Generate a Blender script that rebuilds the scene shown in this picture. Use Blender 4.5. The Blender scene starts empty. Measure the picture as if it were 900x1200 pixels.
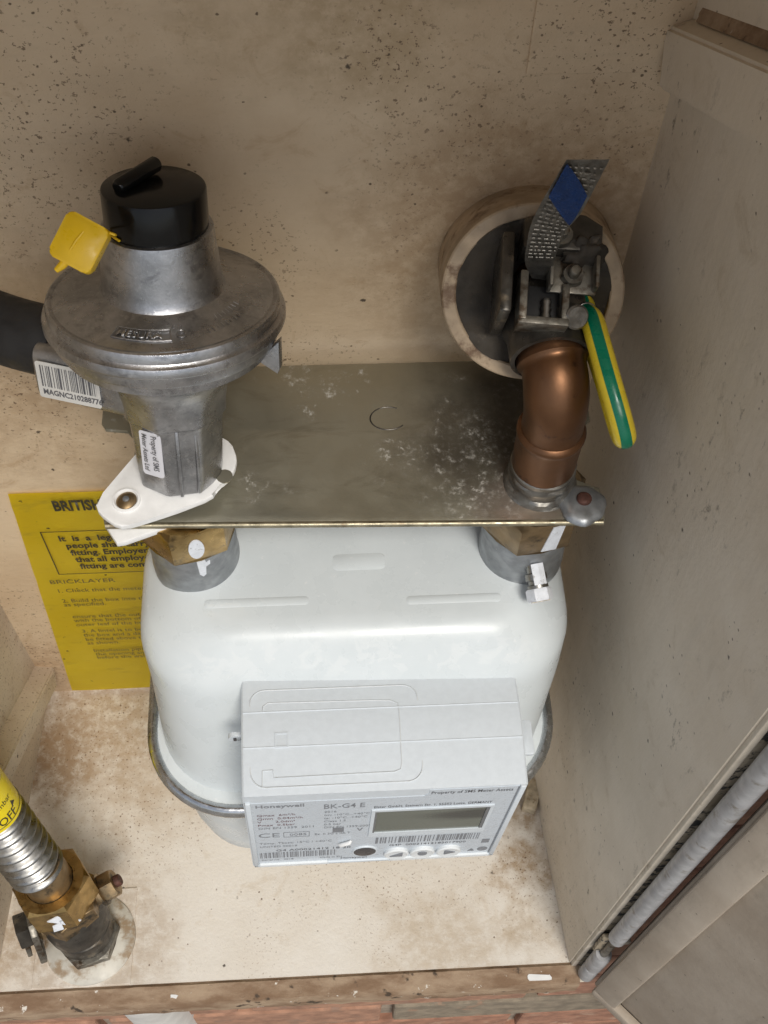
import bpy, bmesh, math, random
from mathutils import Vector, Matrix, noise as mnoise
random.seed(7)
R = math.radians
sc = bpy.context.scene
COL = sc.collection

# ------------------------------------------------------------------ camera
cam = bpy.data.cameras.new('camera'); camo = bpy.data.objects.new('camera', cam); COL.objects.link(camo)
_right = Vector((.9984, -.0531, .0216)); _fwd = Vector((.0462, .5227, -.8512)).normalized()
_right = (_right - _fwd * _right.dot(_fwd)).normalized(); _up = _right.cross(_fwd)
_m = Matrix((_right, _up, -_fwd)).transposed().to_4x4(); _m.translation = Vector((-.013, -.2671, .8458))
camo.matrix_world = _m
cam.sensor_fit = 'VERTICAL'; cam.sensor_height = 36; cam.lens = 41.4
cam.clip_start = .01; cam.clip_end = 200
sc.camera = camo
sc.cycles.max_bounces = 7; sc.cycles.diffuse_bounces = 5; sc.cycles.glossy_bounces = 3; sc.cycles.transmission_bounces = 2

# ------------------------------------------------------------------ sky and sun (overcast)
SUN_EL, SUN_AZ = R(55), R(163)          # azimuth clockwise from +y: front right of the box
w = bpy.data.worlds.new('World'); sc.world = w; w.use_nodes = True
nt = w.node_tree; bg = nt.nodes['Background']
sky = nt.nodes.new('ShaderNodeTexSky'); sky.sky_type = 'NISHITA'; sky.sun_disc = False
sky.sun_elevation = SUN_EL; sky.sun_rotation = SUN_AZ; sky.dust_density = 1.5; sky.air_density = 1.0; sky.ozone_density = 1
hsv = nt.nodes.new('ShaderNodeHueSaturation'); hsv.inputs['Saturation'].default_value = .45
nt.links.new(sky.outputs[0], hsv.inputs['Color']); nt.links.new(hsv.outputs[0], bg.inputs[0]); bg.inputs[1].default_value = .075
sl = bpy.data.lights.new('sun', 'SUN'); sl.energy = 1.5; sl.angle = R(20); sl.color = (1, .95, .87)
so = bpy.data.objects.new('sun', sl); COL.objects.link(so)
sd = Vector((math.sin(SUN_AZ) * math.cos(SUN_EL), math.cos(SUN_AZ) * math.cos(SUN_EL), math.sin(SUN_EL)))
so.rotation_euler = sd.to_track_quat('Z', 'Y').to_euler(); so.location = (-1, -2, 3)
sc.view_settings.view_transform = 'Standard'; sc.view_settings.look = 'None'
sc.view_settings.exposure = .68; sc.view_settings.gamma = 1; sc.view_settings.use_curve_mapping = False

# ------------------------------------------------------------------ materials
class N:
    def __init__(s, name):
        s.m = bpy.data.materials.new(name); s.m.use_nodes = True; s.t = s.m.node_tree
        s.b = s.t.nodes['Principled BSDF']; g = s.t.nodes.new('ShaderNodeNewGeometry'); s.pos = g.outputs['Position']
    def new(s, k): return s.t.nodes.new(k)
    def ln(s, a, b): s.t.links.new(a, b)
    def vec(s, stretch=None):
        if not stretch: return s.pos
        v = s.new('ShaderNodeVectorMath'); v.operation = 'MULTIPLY'; s.ln(s.pos, v.inputs[0]); v.inputs[1].default_value = stretch
        return v.outputs[0]
    def noise(s, scale, detail=4, rough=.55, stretch=None, dist=0):
        n = s.new('ShaderNodeTexNoise'); n.inputs['Scale'].default_value = scale; n.inputs['Detail'].default_value = detail
        n.inputs['Roughness'].default_value = rough; n.inputs['Distortion'].default_value = dist; s.ln(s.vec(stretch), n.inputs['Vector'])
        return n.outputs['Fac']
    def voro(s, scale, stretch=None):
        n = s.new('ShaderNodeTexVoronoi'); n.inputs['Scale'].default_value = scale; s.ln(s.vec(stretch), n.inputs['Vector']); return n.outputs['Distance']
    def rng(s, x, lo, hi, a=0, b=1):
        n = s.new('ShaderNodeMapRange'); n.interpolation_type = 'SMOOTHSTEP'; s.ln(x, n.inputs[0])
        for i, v in zip((1, 2, 3, 4), (lo, hi, a, b)): n.inputs[i].default_value = v
        return n.outputs[0]
    def math(s, op, a, b):
        n = s.new('ShaderNodeMath'); n.operation = op
        for i, v in enumerate((a, b)):
            if isinstance(v, (int, float)): n.inputs[i].default_value = v
            else: s.ln(v, n.inputs[i])
        return n.outputs[0]
    def near(s, p, r0, r1, wob=.0, scale=(1, 1, 1)):
        d = s.new('ShaderNodeVectorMath'); d.operation = 'DISTANCE'
        s.ln(s.vec(scale), d.inputs[0]); d.inputs[1].default_value = tuple(a * b for a, b in zip(p, scale))
        v = d.outputs['Value']
        if wob: v = s.math('ADD', v, s.math('MULTIPLY', s.math('SUBTRACT', s.noise(45, 5, .6), .5), wob))
        return s.rng(v, r0, r1, 1, 0)
    def mix(s, f, a, b):
        n = s.new('ShaderNodeMix'); n.data_type = 'RGBA'
        s.ln(f, n.inputs[0])
        for i, v in ((6, a), (7, b)):
            if isinstance(v, tuple): n.inputs[i].default_value = (*v, 1)
            else: s.ln(v, n.inputs[i])
        return n.outputs[2]
    def bump(s, h, strength=.3, dist=.001):
        n = s.new('ShaderNodeBump'); n.inputs['Strength'].default_value = strength; n.inputs['Distance'].default_value = dist
        s.ln(h, n.inputs['Height']); s.ln(n.outputs[0], s.b.inputs['Normal'])
    def done(s, col, rough=.5, metal=0, spec=.5):
        for k, v in (('Base Color', col), ('Roughness', rough), ('Metallic', metal), ('Specular IOR Level', spec)):
            i = s.b.inputs[k]
            if isinstance(v, tuple): i.default_value = (*v, 1)
            elif isinstance(v, (int, float)): i.default_value = v
            else: s.ln(v, i)
        return s.m

def simple(name, col, rough=.5, metal=0, var=.25, scale=120, bump=.0, dirt=None, dscale=60, dlo=.55, dhi=.7, spec=.5, rvar=.12):
    n = N(name)
    c = n.mix(n.rng(n.noise(scale, 5), .3, .7), tuple(v * (1 - var) for v in col), tuple(min(1, v * (1 + var * .6)) for v in col))
    if dirt: c = n.mix(n.rng(n.noise(dscale, 6, .65), dlo, dhi), c, dirt)
    r = n.rng(n.noise(scale * 1.7, 4), .3, .7, max(0.02, rough - rvar), min(1, rough + rvar))
    if bump: n.bump(n.noise(scale * 3, 5, .6), bump, .0006)
    return n.done(c, r, metal, spec)

MAT = {}
def wall_mat(name, base, stain, speck, streak=False, mould=.0, dens=.5, grime=(), cloud=.35, gloss=.55, clusters=(), bmp=.5):
    n = N(name)
    c = n.mix(n.math('MULTIPLY', n.rng(n.noise(8, 6, .62), .35, .75), cloud), base, stain)
    c = n.mix(n.math('MULTIPLY', n.rng(n.noise(46, 8, .72, dist=.8), .55, .70), cloud), c, stain)
    brush = n.noise(90, 5, .65, (.18, .3, 1) if not streak else (1, 1, .14))
    c = n.mix(n.math('MULTIPLY', n.rng(brush, .50, .78), .3), c, tuple(v * .74 for v in base))
    c = n.mix(n.math('MULTIPLY', n.rng(brush, .36, .22), .25), c, tuple(min(.85, v * 1.18) for v in base))
    for (p, r0, r1, amt, colr, wob) in grime:
        brk = n.rng(n.noise(120, 6, .75), .32, .60, .25, 1)
        c = n.mix(n.math('MULTIPLY', n.math('MULTIPLY', n.near(p, r0, r1, wob), brk), amt), c, colr)
    # small sharp specks, crowded in some places and sparse in others
    crowd = n.rng(n.noise(9, 4, .6), .62 - dens * .30, .80 - dens * .22)
    for (p, r0, r1, wob) in clusters: crowd = n.math('MAXIMUM', crowd, n.near(p, r0, r1, wob))
    sp = n.math('MULTIPLY', n.rng(n.noise(560, 3, .6), .61, .65), crowd)
    c = n.mix(n.math('MULTIPLY', sp, .8), c, speck)
    v1 = n.math('ADD', n.voro(190), n.math('MULTIPLY', n.noise(600, 3), .30))
    sp1 = n.math('MULTIPLY', n.rng(v1, .22, .29, 1, 0), n.math('MAXIMUM', n.rng(n.noise(42, 3), .53, .60), n.math('MULTIPLY', crowd, n.rng(n.noise(75, 2), .46, .54))))
    c = n.mix(n.math('MULTIPLY', sp1, .85), c, tuple(v * .6 for v in speck))
    v2 = n.math('ADD', n.voro(75), n.math('MULTIPLY', n.noise(330, 4, .7), .34))
    sp2 = n.math('MULTIPLY', n.rng(v2, .22, .28, 1, 0), n.rng(n.noise(28, 2), .55, .60))
    c = n.mix(n.math('MULTIPLY', sp2, .9), c, (.04, .028, .02))
    if mould:
        mm = n.math('MULTIPLY', n.rng(n.noise(170, 6, .75, (1, .8, .40)), .57, .68), n.rng(n.noise(13, 4), .47, .64))
        c = n.mix(n.math('MULTIPLY', mm, mould), c, (.15, .125, .095))
    n.bump(n.math('ADD', brush, n.math('MULTIPLY', n.noise(300, 5, .7), .7)), bmp, .0010)
    return n.done(c, n.rng(n.noise(40, 4), .3, .7, gloss - .12, gloss + .12), 0, .4)

MAT['back'] = wall_mat('cream_back_wall', (.67, .535, .375), (.46, .32, .19), (.12, .072, .04), dens=.5, cloud=.6,
    clusters=(((-.14, .101, .54), .02, .10, .10), ((.10, .101, .57), .01, .07, .08), ((-.17, .101, .38), .02, .09, .09), ((-.21, .101, .08), .01, .10, .08), ((.02, .101, .56), .005, .05, .06)),
    grime=(((.0, .101, .595), .02, .07, .65, (.40, .29, .165), .10), ((.075, .101, .47), .05, .10, .6, (.34, .22, .12), .06), ((-.23, .101, .03), .02, .12, .6, (.34, .22, .13), .12),
           ((-.13, .101, .42), .02, .09, .4, (.40, .27, .16), .12), ((-.20, .101, .36), .02, .10, .45, (.36, .24, .14), .14), ((-.12, .101, .30), .01, .06, .35, (.40, .28, .17), .1)))
MAT['side'] = wall_mat('grey_cream_side_wall', (.67, .60, .50), (.50, .42, .315), (.18, .13, .09), streak=True, mould=.75, dens=.3, cloud=.5, bmp=.3)
MAT['left'] = wall_mat('cream_left_wall', (.64, .565, .46), (.42, .31, .21), (.15, .085, .045), dens=1.2, cloud=.6)
MAT['floor'] = wall_mat('painted_floor', (.74, .70, .635), (.56, .47, .355), (.22, .13, .07), dens=.6, cloud=.45, gloss=.42, clusters=(((-.20, .06, 0), .03, .11, .10), ((-.16, .0, 0), .01, .08, .10), ((.11, -.05, 0), .01, .05, .06)),
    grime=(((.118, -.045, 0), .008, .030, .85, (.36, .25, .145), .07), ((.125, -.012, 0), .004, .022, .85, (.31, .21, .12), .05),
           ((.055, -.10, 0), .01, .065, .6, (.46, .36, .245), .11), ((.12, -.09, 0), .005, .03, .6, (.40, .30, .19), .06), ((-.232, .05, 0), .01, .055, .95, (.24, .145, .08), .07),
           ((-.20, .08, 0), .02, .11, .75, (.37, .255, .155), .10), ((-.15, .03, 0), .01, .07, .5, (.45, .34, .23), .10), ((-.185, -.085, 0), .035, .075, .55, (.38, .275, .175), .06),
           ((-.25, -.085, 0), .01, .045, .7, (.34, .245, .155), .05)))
n = N('weathered_lip'); c = n.mix(n.rng(n.noise(60, 6, .65, (.4, 1, 1)), .35, .65), (.20, .125, .075), (.36, .265, .18))
c = n.mix(n.rng(n.noise(130, 5, .7), .64, .69), c, (.66, .62, .55)); c = n.mix(n.rng(n.noise(90, 5), .62, .7), c, (.07, .05, .035))
n.bump(n.noise(160, 6, .7), .7, .001); MAT['lip'] = n.done(c, .75, 0, .25)
MAT['rim'] = simple('pale_rim', (.56, .50, .41), .6, 0, .15, 60, .05, (.30, .24, .16), 50, .58, .7)
n = N('mouldy_frame'); c = n.mix(n.rng(n.noise(50, 5), .35, .65), (.42, .36, .27), (.27, .22, .15))
c = n.mix(n.rng(n.noise(120, 6, .7), .49, .56), c, (.03, .03, .03)); n.bump(n.noise(300), .5, .0008); MAT['frame'] = n.done(c, .8)
n = N('door_gelcoat'); c = n.mix(n.rng(n.noise(12, 6, .6), .3, .7), (.50, .435, .355), (.38, .315, .245))
c = n.mix(n.math('MULTIPLY', n.rng(n.noise(60, 6, .7, (1, 1, .25)), .5, .75), .5), c, (.27, .23, .18))
c = n.mix(n.rng(n.noise(230, 3), .7, .75), c, (.10, .08, .06)); n.bump(n.noise(180, 5), .35, .0008); MAT['door'] = n.done(c, .6)
MAT['tube'] = simple('grey_plastic_tube', (.37, .37, .375), .5, 0, .2, 110, .25, (.20, .18, .15), 120, .55, .70)
MAT['meter'] = None
n = N('meter_paint'); c = n.mix(n.rng(n.noise(40, 5), .3, .7), (.60, .645, .66), (.635, .68, .695))
sheen = n.rng(n.noise(75, 4, .6, dist=.8), .50, .56); band = n.near((0, -.036, .336), .006, .016, 0, (.08, 1, 1))
c = n.mix(n.math('MULTIPLY', n.math('MULTIPLY', sheen, band), .3), c, (.74, .765, .765))  # paler cloudy patches paint a mottled reflection along the chamfer
c = n.mix(n.math('MULTIPLY', n.rng(n.noise(320, 2), .71, .75), .35), c, (.80, .80, .80))
n.bump(n.noise(700, 3), .06, .0004); MAT['meter'] = n.done(c, n.rng(n.noise(80), .3, .7, .24, .38), 0, .55)
MAT['index'] = simple('index_plastic', (.62, .67, .71), .42, 0, .03, 300, .05, (.5, .5, .5), 420, .74, .78)
MAT['face'] = simple('index_face_film', (.55, .60, .65), .34, 0, .02, 200)
MAT['groove'] = simple('groove_plastic', (.60, .63, .645), .5, 0, .05, 200)
MAT['white_plastic'] = simple('white_plastic', (.80, .80, .79), .45, 0, .05, 150, .06, (.45, .42, .38), 210, .70, .76)
MAT['button'] = simple('button_plastic', (.76, .79, .80), .35, 0, .02)
MAT['print'] = simple('printed_ink', (.10, .10, .11), .6, 0, .1)
MAT['print_light'] = simple('printed_ink_grey', (.22, .23, .25), .6, 0, .1)
MAT['print_red'] = simple('printed_ink_maroon', (.16, .07, .08), .6, 0, .1)
n = N('lcd_glass'); c = n.mix(n.rng(n.noise(24, 1, .5, (.35, 1, 1.8)), .44, .56), (.040, .045, .040), (.135, .15, .125)); MAT['lcd'] = n.done(c, .12, 0, .5)  # broad dark and light bands paint a reflection on the glass
MAT['bezel'] = simple('lcd_bezel', (.16, .165, .17), .5, 0, .1)
MAT['port'] = simple('optical_port', (.035, .035, .04), .2, 0, .1)
MAT['seam'] = simple('steel_seam_band', (.56, .57, .58), .26, 1, .15, 160, .05)
MAT['zinc'] = simple('grey_zinc', (.33, .345, .36), .45, .75, .2, 140, .1, (.55, .55, .54), 160, .68, .76)
n = N('aluminium_casting'); c = n.mix(n.rng(n.noise(50, 7, .7), .32, .68), (.31, .315, .325), (.52, .52, .53))
c = n.mix(n.math('MULTIPLY', n.rng(n.noise(95, 6, .7, (1, 1, 1.6), .5), .52, .68), .6), c, (.19, .19, .20))
c = n.mix(n.math('MULTIPLY', n.rng(n.noise(520, 4, .7), .55, .68), .35), c, (.66, .66, .66)); n.bump(n.noise(800, 6, .75), .3, .0005)
MAT['alu'] = n.done(c, n.rng(n.noise(70, 6, .65), .3, .7, .20, .40), .96)
MAT['black'] = simple('black_plastic', (.006, .006, .006), .20, 0, .1, 150, 0, None, spec=.3, rvar=.05)
MAT['rubber'] = simple('black_rubber', (.018, .018, .019), .55, 0, .2, 90, .1)
MAT['yellow'] = simple('yellow_seal_plastic', (.78, .50, .012), .38, 0, .06, 150, .04)
MAT['yellow_tape'] = simple('yellow_sleeve', (.78, .62, .01), .35, 0, .04, 120, .05)
n = N('passivated_plate'); c = n.mix(n.rng(n.noise(14, 4, .55, (.5, 1, 1), .3), .3, .7), (.30, .283, .215), (.37, .352, .28))
c = n.mix(n.math('MULTIPLY', n.rng(n.noise(70, 6, .7, (.35, 1, 1), .6), .52, .70), .45), c, (.22, .20, .145))
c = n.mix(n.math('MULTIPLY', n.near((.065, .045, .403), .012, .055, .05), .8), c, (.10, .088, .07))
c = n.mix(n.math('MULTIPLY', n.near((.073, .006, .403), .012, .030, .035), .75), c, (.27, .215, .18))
dust = n.math('MULTIPLY', n.rng(n.noise(190, 8, .8), .50, .74), n.rng(n.noise(30, 3, .6), .48, .62))
dust2 = n.math('MULTIPLY', n.math('MULTIPLY', n.rng(n.noise(230, 8, .8), .46, .74), n.near((.058, .028, .403), .018, .05, .035)), .7)
dust = n.math('MAXIMUM', dust, dust2)
c = n.mix(dust, c, (.50, .49, .46)); n.bump(n.noise(260, 5, .65), .2, .0006)
MAT['plate'] = n.done(c, n.rng(n.noise(70, 5), .3, .7, .30, .46), n.rng(dust, .1, .6, .75, .0))
MAT['brass'] = simple('brass', (.44, .30, .125), .36, 1, .25, 110, .08, (.16, .12, .07), 80, .56, .72)
MAT['brass_highlight'] = simple('plate_edge_highlight', (.33, .295, .21), .42, .9, .35, 160, .2, (.22, .17, .11), 120, .55, .7)  # brassy tone for the highlight drawn along the plate's front edge
MAT['brass_old'] = simple('dull_brass', (.30, .215, .12), .45, .9, .3, 90, .12, (.08, .07, .055), 70, .52, .66)
n = N('tarnished_copper'); c = n.mix(n.rng(n.noise(42, 5), .3, .7), (.145, .073, .038), (.205, .102, .051))
c = n.mix(n.rng(n.noise(90, 5, .6), .60, .72), c, (.075, .042, .03)); n.bump(n.noise(500, 4), .12, .0004); MAT['copper'] = n.done(c, n.rng(n.noise(60), .3, .7, .30, .44), .85)
MAT['solder'] = simple('solder_grey', (.22, .21, .19), .42, .85, .3, 150, .2, (.14, .12, .10), 120, .55, .68)
MAT['steel'] = simple('stainless_steel', (.33, .325, .31), .36, 1, .12, 120, .04)
MAT['steel_old'] = simple('dull_steel', (.21, .195, .165), .48, .7, .4, 130, .25, (.07, .048, .03), 90, .48, .62)
MAT['dark_iron'] = simple('dark_oiled_metal', (.075, .068, .058), .38, .6, .4, 110, .15, (.17, .14, .10), 90, .58, .72)
MAT['rust'] = simple('rust', (.10, .040, .028), .7, .2, .4, 220, .4)
MAT['paint_mark'] = simple('white_paint_mark', (.72, .75, .80), .55, 0, .1, 260, .25, (.40, .40, .40), 420, .58, .68)
MAT['sticker'] = simple('sticker_paper', (.66, .66, .70), .45, 0, .04, 100)
MAT['barlabel'] = simple('barcode_paper', (.60, .59, .56), .45, 0, .06, 100, 0, (.4, .38, .34), 160, .62, .72)
MAT['washer'] = simple('grubby_white_washer', (.55, .52, .45), .5, 0, .2, 60, .15, (.30, .22, .14), 65, .48, .64)
MAT['tag'] = simple('embossed_foil', (.30, .285, .26), .42, .85, .25, 260, .5)
MAT['blue'] = simple('blue_diamond_film', (.008, .055, .22), .32, 0, .2, 260, .35)
MAT['green'] = simple('green_pvc', (.0, .16, .085), .3, 0, .08)
MAT['wire_yellow'] = simple('yellow_pvc', (.66, .50, .03), .33, 0, .08)
MAT['sleeve'] = simple('cream_pipe_sleeve', (.42, .32, .215), .6, 0, .3, 60, .3, (.15, .09, .05), 75, .50, .66)
MAT['filler'] = simple('dark_sealant', (.042, .034, .025), .75, 0, .5, 60, .9, (.13, .105, .075), 80, .56, .70)
n = N('yellow_sign'); c = n.mix(n.rng(n.noise(16, 5), .3, .7), (.82, .64, .022), (.88, .71, .04))
c = n.mix(n.math('MULTIPLY', n.rng(n.noise(55, 6, .65, (.35, 1, 1)), .54, .70), .5), c, (.50, .37, .05))
c = n.mix(n.rng(n.noise(170, 3), .70, .75), c, (.12, .07, .03)); n.bump(n.noise(60, 3, .5, (.25, 1, 1)), .35, .0016); MAT['sign'] = n.done(c, .42)
MAT['sign_ink'] = simple('sign_ink', (.045, .04, .02), .5, 0, .3, 200)
MAT['sign_ink_faded'] = simple('sign_ink_faded', (.14, .11, .03), .5, 0, .35, 200)
MAT['foam'] = simple('offcut_wood', (.48, .40, .28), .8, 0, .3, 160, .5, (.25, .18, .10), 130, .55, .65)
MAT['mortar'] = simple('mortar', (.33, .27, .21), .9, 0, .3, 90, .6)
BR = [simple('brick_clay_%s' % k, v, .85, 0, .3, 70, .6, d, 50, .56, .7) for k, v, d in (
    ('orange', (.36, .195, .125), (.27, .17, .12)), ('red', (.33, .165, .105), (.42, .27, .19)), ('buff_grey', (.24, .195, .14), (.33, .20, .13)))]
MAT['paving'] = simple('paving', (.30, .28, .25), .9, 0, .2, 10, .3)
MAT['pvc'] = simple('white_painted_pipe', (.62, .61, .58), .5, 0, .1, 60, .1)

# ------------------------------------------------------------------ mesh helpers
OFF = {}
def thing(name, label, cat, loc, group=None):
    o = bpy.data.objects.new(name, None); COL.objects.link(o); o.location = loc; o.empty_display_size = .02
    o['label'] = label; o['category'] = cat
    if group: o['group'] = group
    OFF[o.name] = Vector(loc); return o
def obj(name, bm, mat, parent=None, smooth=None, loc=None, label=None, cat=None, group=None, kind=None):
    """one mesh object; vertices are given in world space. smooth = crease angle in degrees"""
    off = OFF[parent.name] if parent else Vector(loc or (0, 0, 0))
    bmesh.ops.translate(bm, verts=bm.verts, vec=-off)
    bmesh.ops.recalc_face_normals(bm, faces=bm.faces)
    me = bpy.data.meshes.new(name); bm.to_mesh(me); bm.free()
    if isinstance(mat, str): mat = MAT[mat]
    me.materials.append(mat)
    if smooth is not None:
        me.shade_smooth(); me.set_sharp_from_angle(angle=R(smooth))
    o = bpy.data.objects.new(name, me); COL.objects.link(o)
    if parent: o.parent = parent
    else: o.location = off
    OFF[o.name] = off
    for k, v in (('label', label), ('category', cat), ('group', group), ('kind', kind)):
        if v: o[k] = v
    return o
def B(): return bmesh.new()
class Frame:
    def __init__(s, o, z=(0, 0, 1), x=(1, 0, 0)):
        s.o = Vector(o); s.z = Vector(z).normalized(); s.x = Vector(x); s.x = (s.x - s.z * s.x.dot(s.z)).normalized(); s.y = s.z.cross(s.x)
    def p(s, x, y, z): return s.o + s.x * x + s.y * y + s.z * z
W0 = Frame((0, 0, 0))
def box(bm, c, size, bev=0, fr=W0, seg=2):
    """box centred on c with full size, in frame fr"""
    vs = []
    for dz in (-1, 1):
        for dx, dy in ((-1, -1), (1, -1), (1, 1), (-1, 1)):
            vs.append(bm.verts.new(fr.p(c[0] + dx * size[0] / 2, c[1] + dy * size[1] / 2, c[2] + dz * size[2] / 2)))
    fs = [bm.faces.new([vs[i] for i in f]) for f in ((3, 2, 1, 0), (4, 5, 6, 7), (0, 1, 5, 4), (1, 2, 6, 5), (2, 3, 7, 6), (3, 0, 4, 7))]
    if bev:
        es = list({e for f in fs for e in f.edges})
        bmesh.ops.bevel(bm, geom=es, offset=bev, segments=seg, affect='EDGES', profile=.5)
    return bm
def prism(bm, poly, z0, z1, fr=W0, bev=0, seg=2):
    a = [bm.verts.new(fr.p(x, y, z0)) for x, y in poly]; b = [bm.verts.new(fr.p(x, y, z1)) for x, y in poly]
    fs = [bm.faces.new(a[::-1]), bm.faces.new(b)]
    k = len(poly); 
    for i in range(k): fs.append(bm.faces.new((a[i], a[(i + 1) % k], b[(i + 1) % k], b[i])))
    if bev:
        es = list(fs[0].edges) + list(fs[1].edges)
        bmesh.ops.bevel(bm, geom=es, offset=bev, segments=seg, affect='EDGES', profile=.5)
    return bm
def lathe(bm, prof, fr=W0, seg=48, facet=0, caps=True, rfun=None):
    """prof = [(r, h)]; closed by caps at both ends"""
    rings = []
    for r, h in prof:
        ring = []
        for i in range(seg):
            a = 2 * math.pi * i / seg; rr = rfun(r, h, a) if rfun else r
            ring.append(bm.verts.new(fr.p(rr * math.cos(a), rr * math.sin(a), h)))
        rings.append(ring)
    for q in range(len(rings) - 1):
        for i in range(seg):
            j = (i + 1) % seg; bm.faces.new((rings[q][i], rings[q][j], rings[q + 1][j], rings[q + 1][i]))
    if caps: bm.faces.new(rings[0][::-1]); bm.faces.new(rings[-1])
    return bm
def hexnut(bm, fr, r, z0, z1, ch=.0012, hole=0, rot=0):
    """chamfered hexagon across corners 2r"""
    def ring(rr, z): return [bm.verts.new(fr.p(rr * math.cos(rot + i * math.pi / 3), rr * math.sin(rot + i * math.pi / 3), z)) for i in range(6)]
    def circ(rr, z): return [bm.verts.new(fr.p(rr * math.cos(rot + i * math.pi / 12), rr * math.sin(rot + i * math.pi / 12), z)) for i in range(24)]
    lo, hi = ring(r, z0 + ch), ring(r, z1 - ch); cl, chh = circ(r * .875, z0), circ(r * .875, z1)
    for i in range(6):
        j = (i + 1) % 6; bm.faces.new((lo[i], lo[j], hi[j], hi[i]))
    for six, c in ((lo, cl), (hi, chh)):
        for i in range(6):
            seg = [c[(i * 4 + k) % 24] for k in range(5)]
            bm.faces.new([six[i], six[(i + 1) % 6]] + seg[::-1])
    if hole:
        for c, z in ((cl, z0), (chh, z1)):
            h = circ(hole, z)
            for i in range(24): bm.faces.new((c[i], c[(i + 1) % 24], h[(i + 1) % 24], h[i]))
    else: bm.faces.new(cl[::-1]); bm.faces.new(chh)
    return bm
def smooth_path(pts, k=8):
    P = [Vector(p) for p in pts]; P = [P[0] * 2 - P[1]] + P + [P[-1] * 2 - P[-2]]; out = []
    for i in range(1, len(P) - 2):
        for s in range(k):
            t = s / k; a, b, c, d = P[i - 1], P[i], P[i + 1], P[i + 2]
            out.append(.5 * ((2 * b) + (c - a) * t + (2 * a - 5 * b + 4 * c - d) * t * t + (3 * b - a - 3 * c + d) * t ** 3))
    out.append(P[-2]); return out
def frames_along(pts, hint=(0, 0, 1)):
    T = []
    for i in range(len(pts)):
        a = pts[max(0, i - 1)]; b = pts[min(len(pts) - 1, i + 1)]; T.append((b - a).normalized())
    x = Vector(hint)
    if abs(x.normalized().dot(T[0])) > .99: x = Vector((1, 0, 0))
    x = (x - T[0] * x.dot(T[0])).normalized(); out = []
    for t in T:
        x = (x - t * x.dot(t)).normalized(); out.append((x, t.cross(x)))
    return out
def tube(bm, pts, rad, seg=20, a0=0, a1=2 * math.pi, hint=(0, 0, 1), caps=True):
    fr = frames_along(pts, hint); full = abs(a1 - a0 - 2 * math.pi) < 1e-6; rings = []
    for i, p in enumerate(pts):
        r = rad(i / (len(pts) - 1)) if callable(rad) else (rad[i] if isinstance(rad, (list, tuple)) else rad)
        x, y = fr[i]; k = seg if full else seg + 1
        rings.append([bm.verts.new(p + (x * math.cos(a0 + (a1 - a0) * j / seg) + y * math.sin(a0 + (a1 - a0) * j / seg)) * r) for j in range(k)])
    for q in range(len(rings) - 1):
        k = len(rings[q])
        for j in range(k if full else k - 1):
            jj = (j + 1) % k; bm.faces.new((rings[q][j], rings[q][jj], rings[q + 1][jj], rings[q + 1][j]))
    if caps and full: bm.faces.new(rings[0][::-1]); bm.faces.new(rings[-1])
    return bm
def rrect(hx, hy, r, n=8, cx=0, cy=0):
    out = []
    for sx, sy, a in ((1, -1, -90), (1, 1, 0), (-1, 1, 90), (-1, -1, 180)):
        for i in range(n + 1):
            t = R(a + 90 * i / n); out.append((cx + sx * (hx - r) + r * math.cos(t), cy + sy * (hy - r) + r * math.sin(t)))
    return out
def loft(bm, rings, caps=True):
    V = [[bm.verts.new(p) for p in r] for r in rings]
    for a, b in zip(V, V[1:]):
        k = len(a)
        for i in range(k): bm.faces.new((a[i], a[(i + 1) % k], b[(i + 1) % k], b[i]))
    if caps: bm.faces.new(V[0][::-1]); bm.faces.new(V[-1])
    return bm
def quad(bm, pts): bm.faces.new([bm.verts.new(Vector(p)) for p in pts]); return bm
TEXTS = []
def text(body, size, fn, mat, parent, align='LEFT', name='lettering', bold=0, xs=1, depth=0):
    TEXTS.append((body, size, fn, mat, parent, align, name, bold, xs, depth))
def flush_texts():
    tmp = []
    for t in TEXTS:
        cu = bpy.data.curves.new('t', 'FONT'); cu.body = t[0]; cu.size = t[1]; cu.align_x = t[5]; cu.offset = t[7]; cu.resolution_u = 2
        o = bpy.data.objects.new('t', cu); COL.objects.link(o); tmp.append(o)
    bpy.context.view_layer.update(); dg = bpy.context.evaluated_depsgraph_get()
    for t, o in zip(TEXTS, tmp):
        me = bpy.data.meshes.new_from_object(o.evaluated_get(dg)); bm = B(); bm.from_mesh(me); bpy.data.meshes.remove(me)
        if t[9]:
            r = bmesh.ops.extrude_face_region(bm, geom=list(bm.faces)); vs = {v for v in r['geom'] if isinstance(v, bmesh.types.BMVert)}
            for v in vs: v.co.z = t[9]
        for v in bm.verts: v.co = t[2](v.co.x * t[8], v.co.y, v.co.z)
        cu = o.data; bpy.data.objects.remove(o); bpy.data.curves.remove(cu)
        off = OFF[t[4].name]; bmesh.ops.translate(bm, verts=bm.verts, vec=-off)
        me = bpy.data.meshes.new(t[6]); bm.to_mesh(me); bm.free(); me.materials.append(MAT[t[3]])
        ob = bpy.data.objects.new(t[6], me); COL.objects.link(ob); ob.parent = t[4]; OFF[ob.name] = off
def jitter_poly(poly, amt):
    return [(x + random.uniform(-amt, amt), y + random.uniform(-amt, amt)) for x, y in poly]

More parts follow.
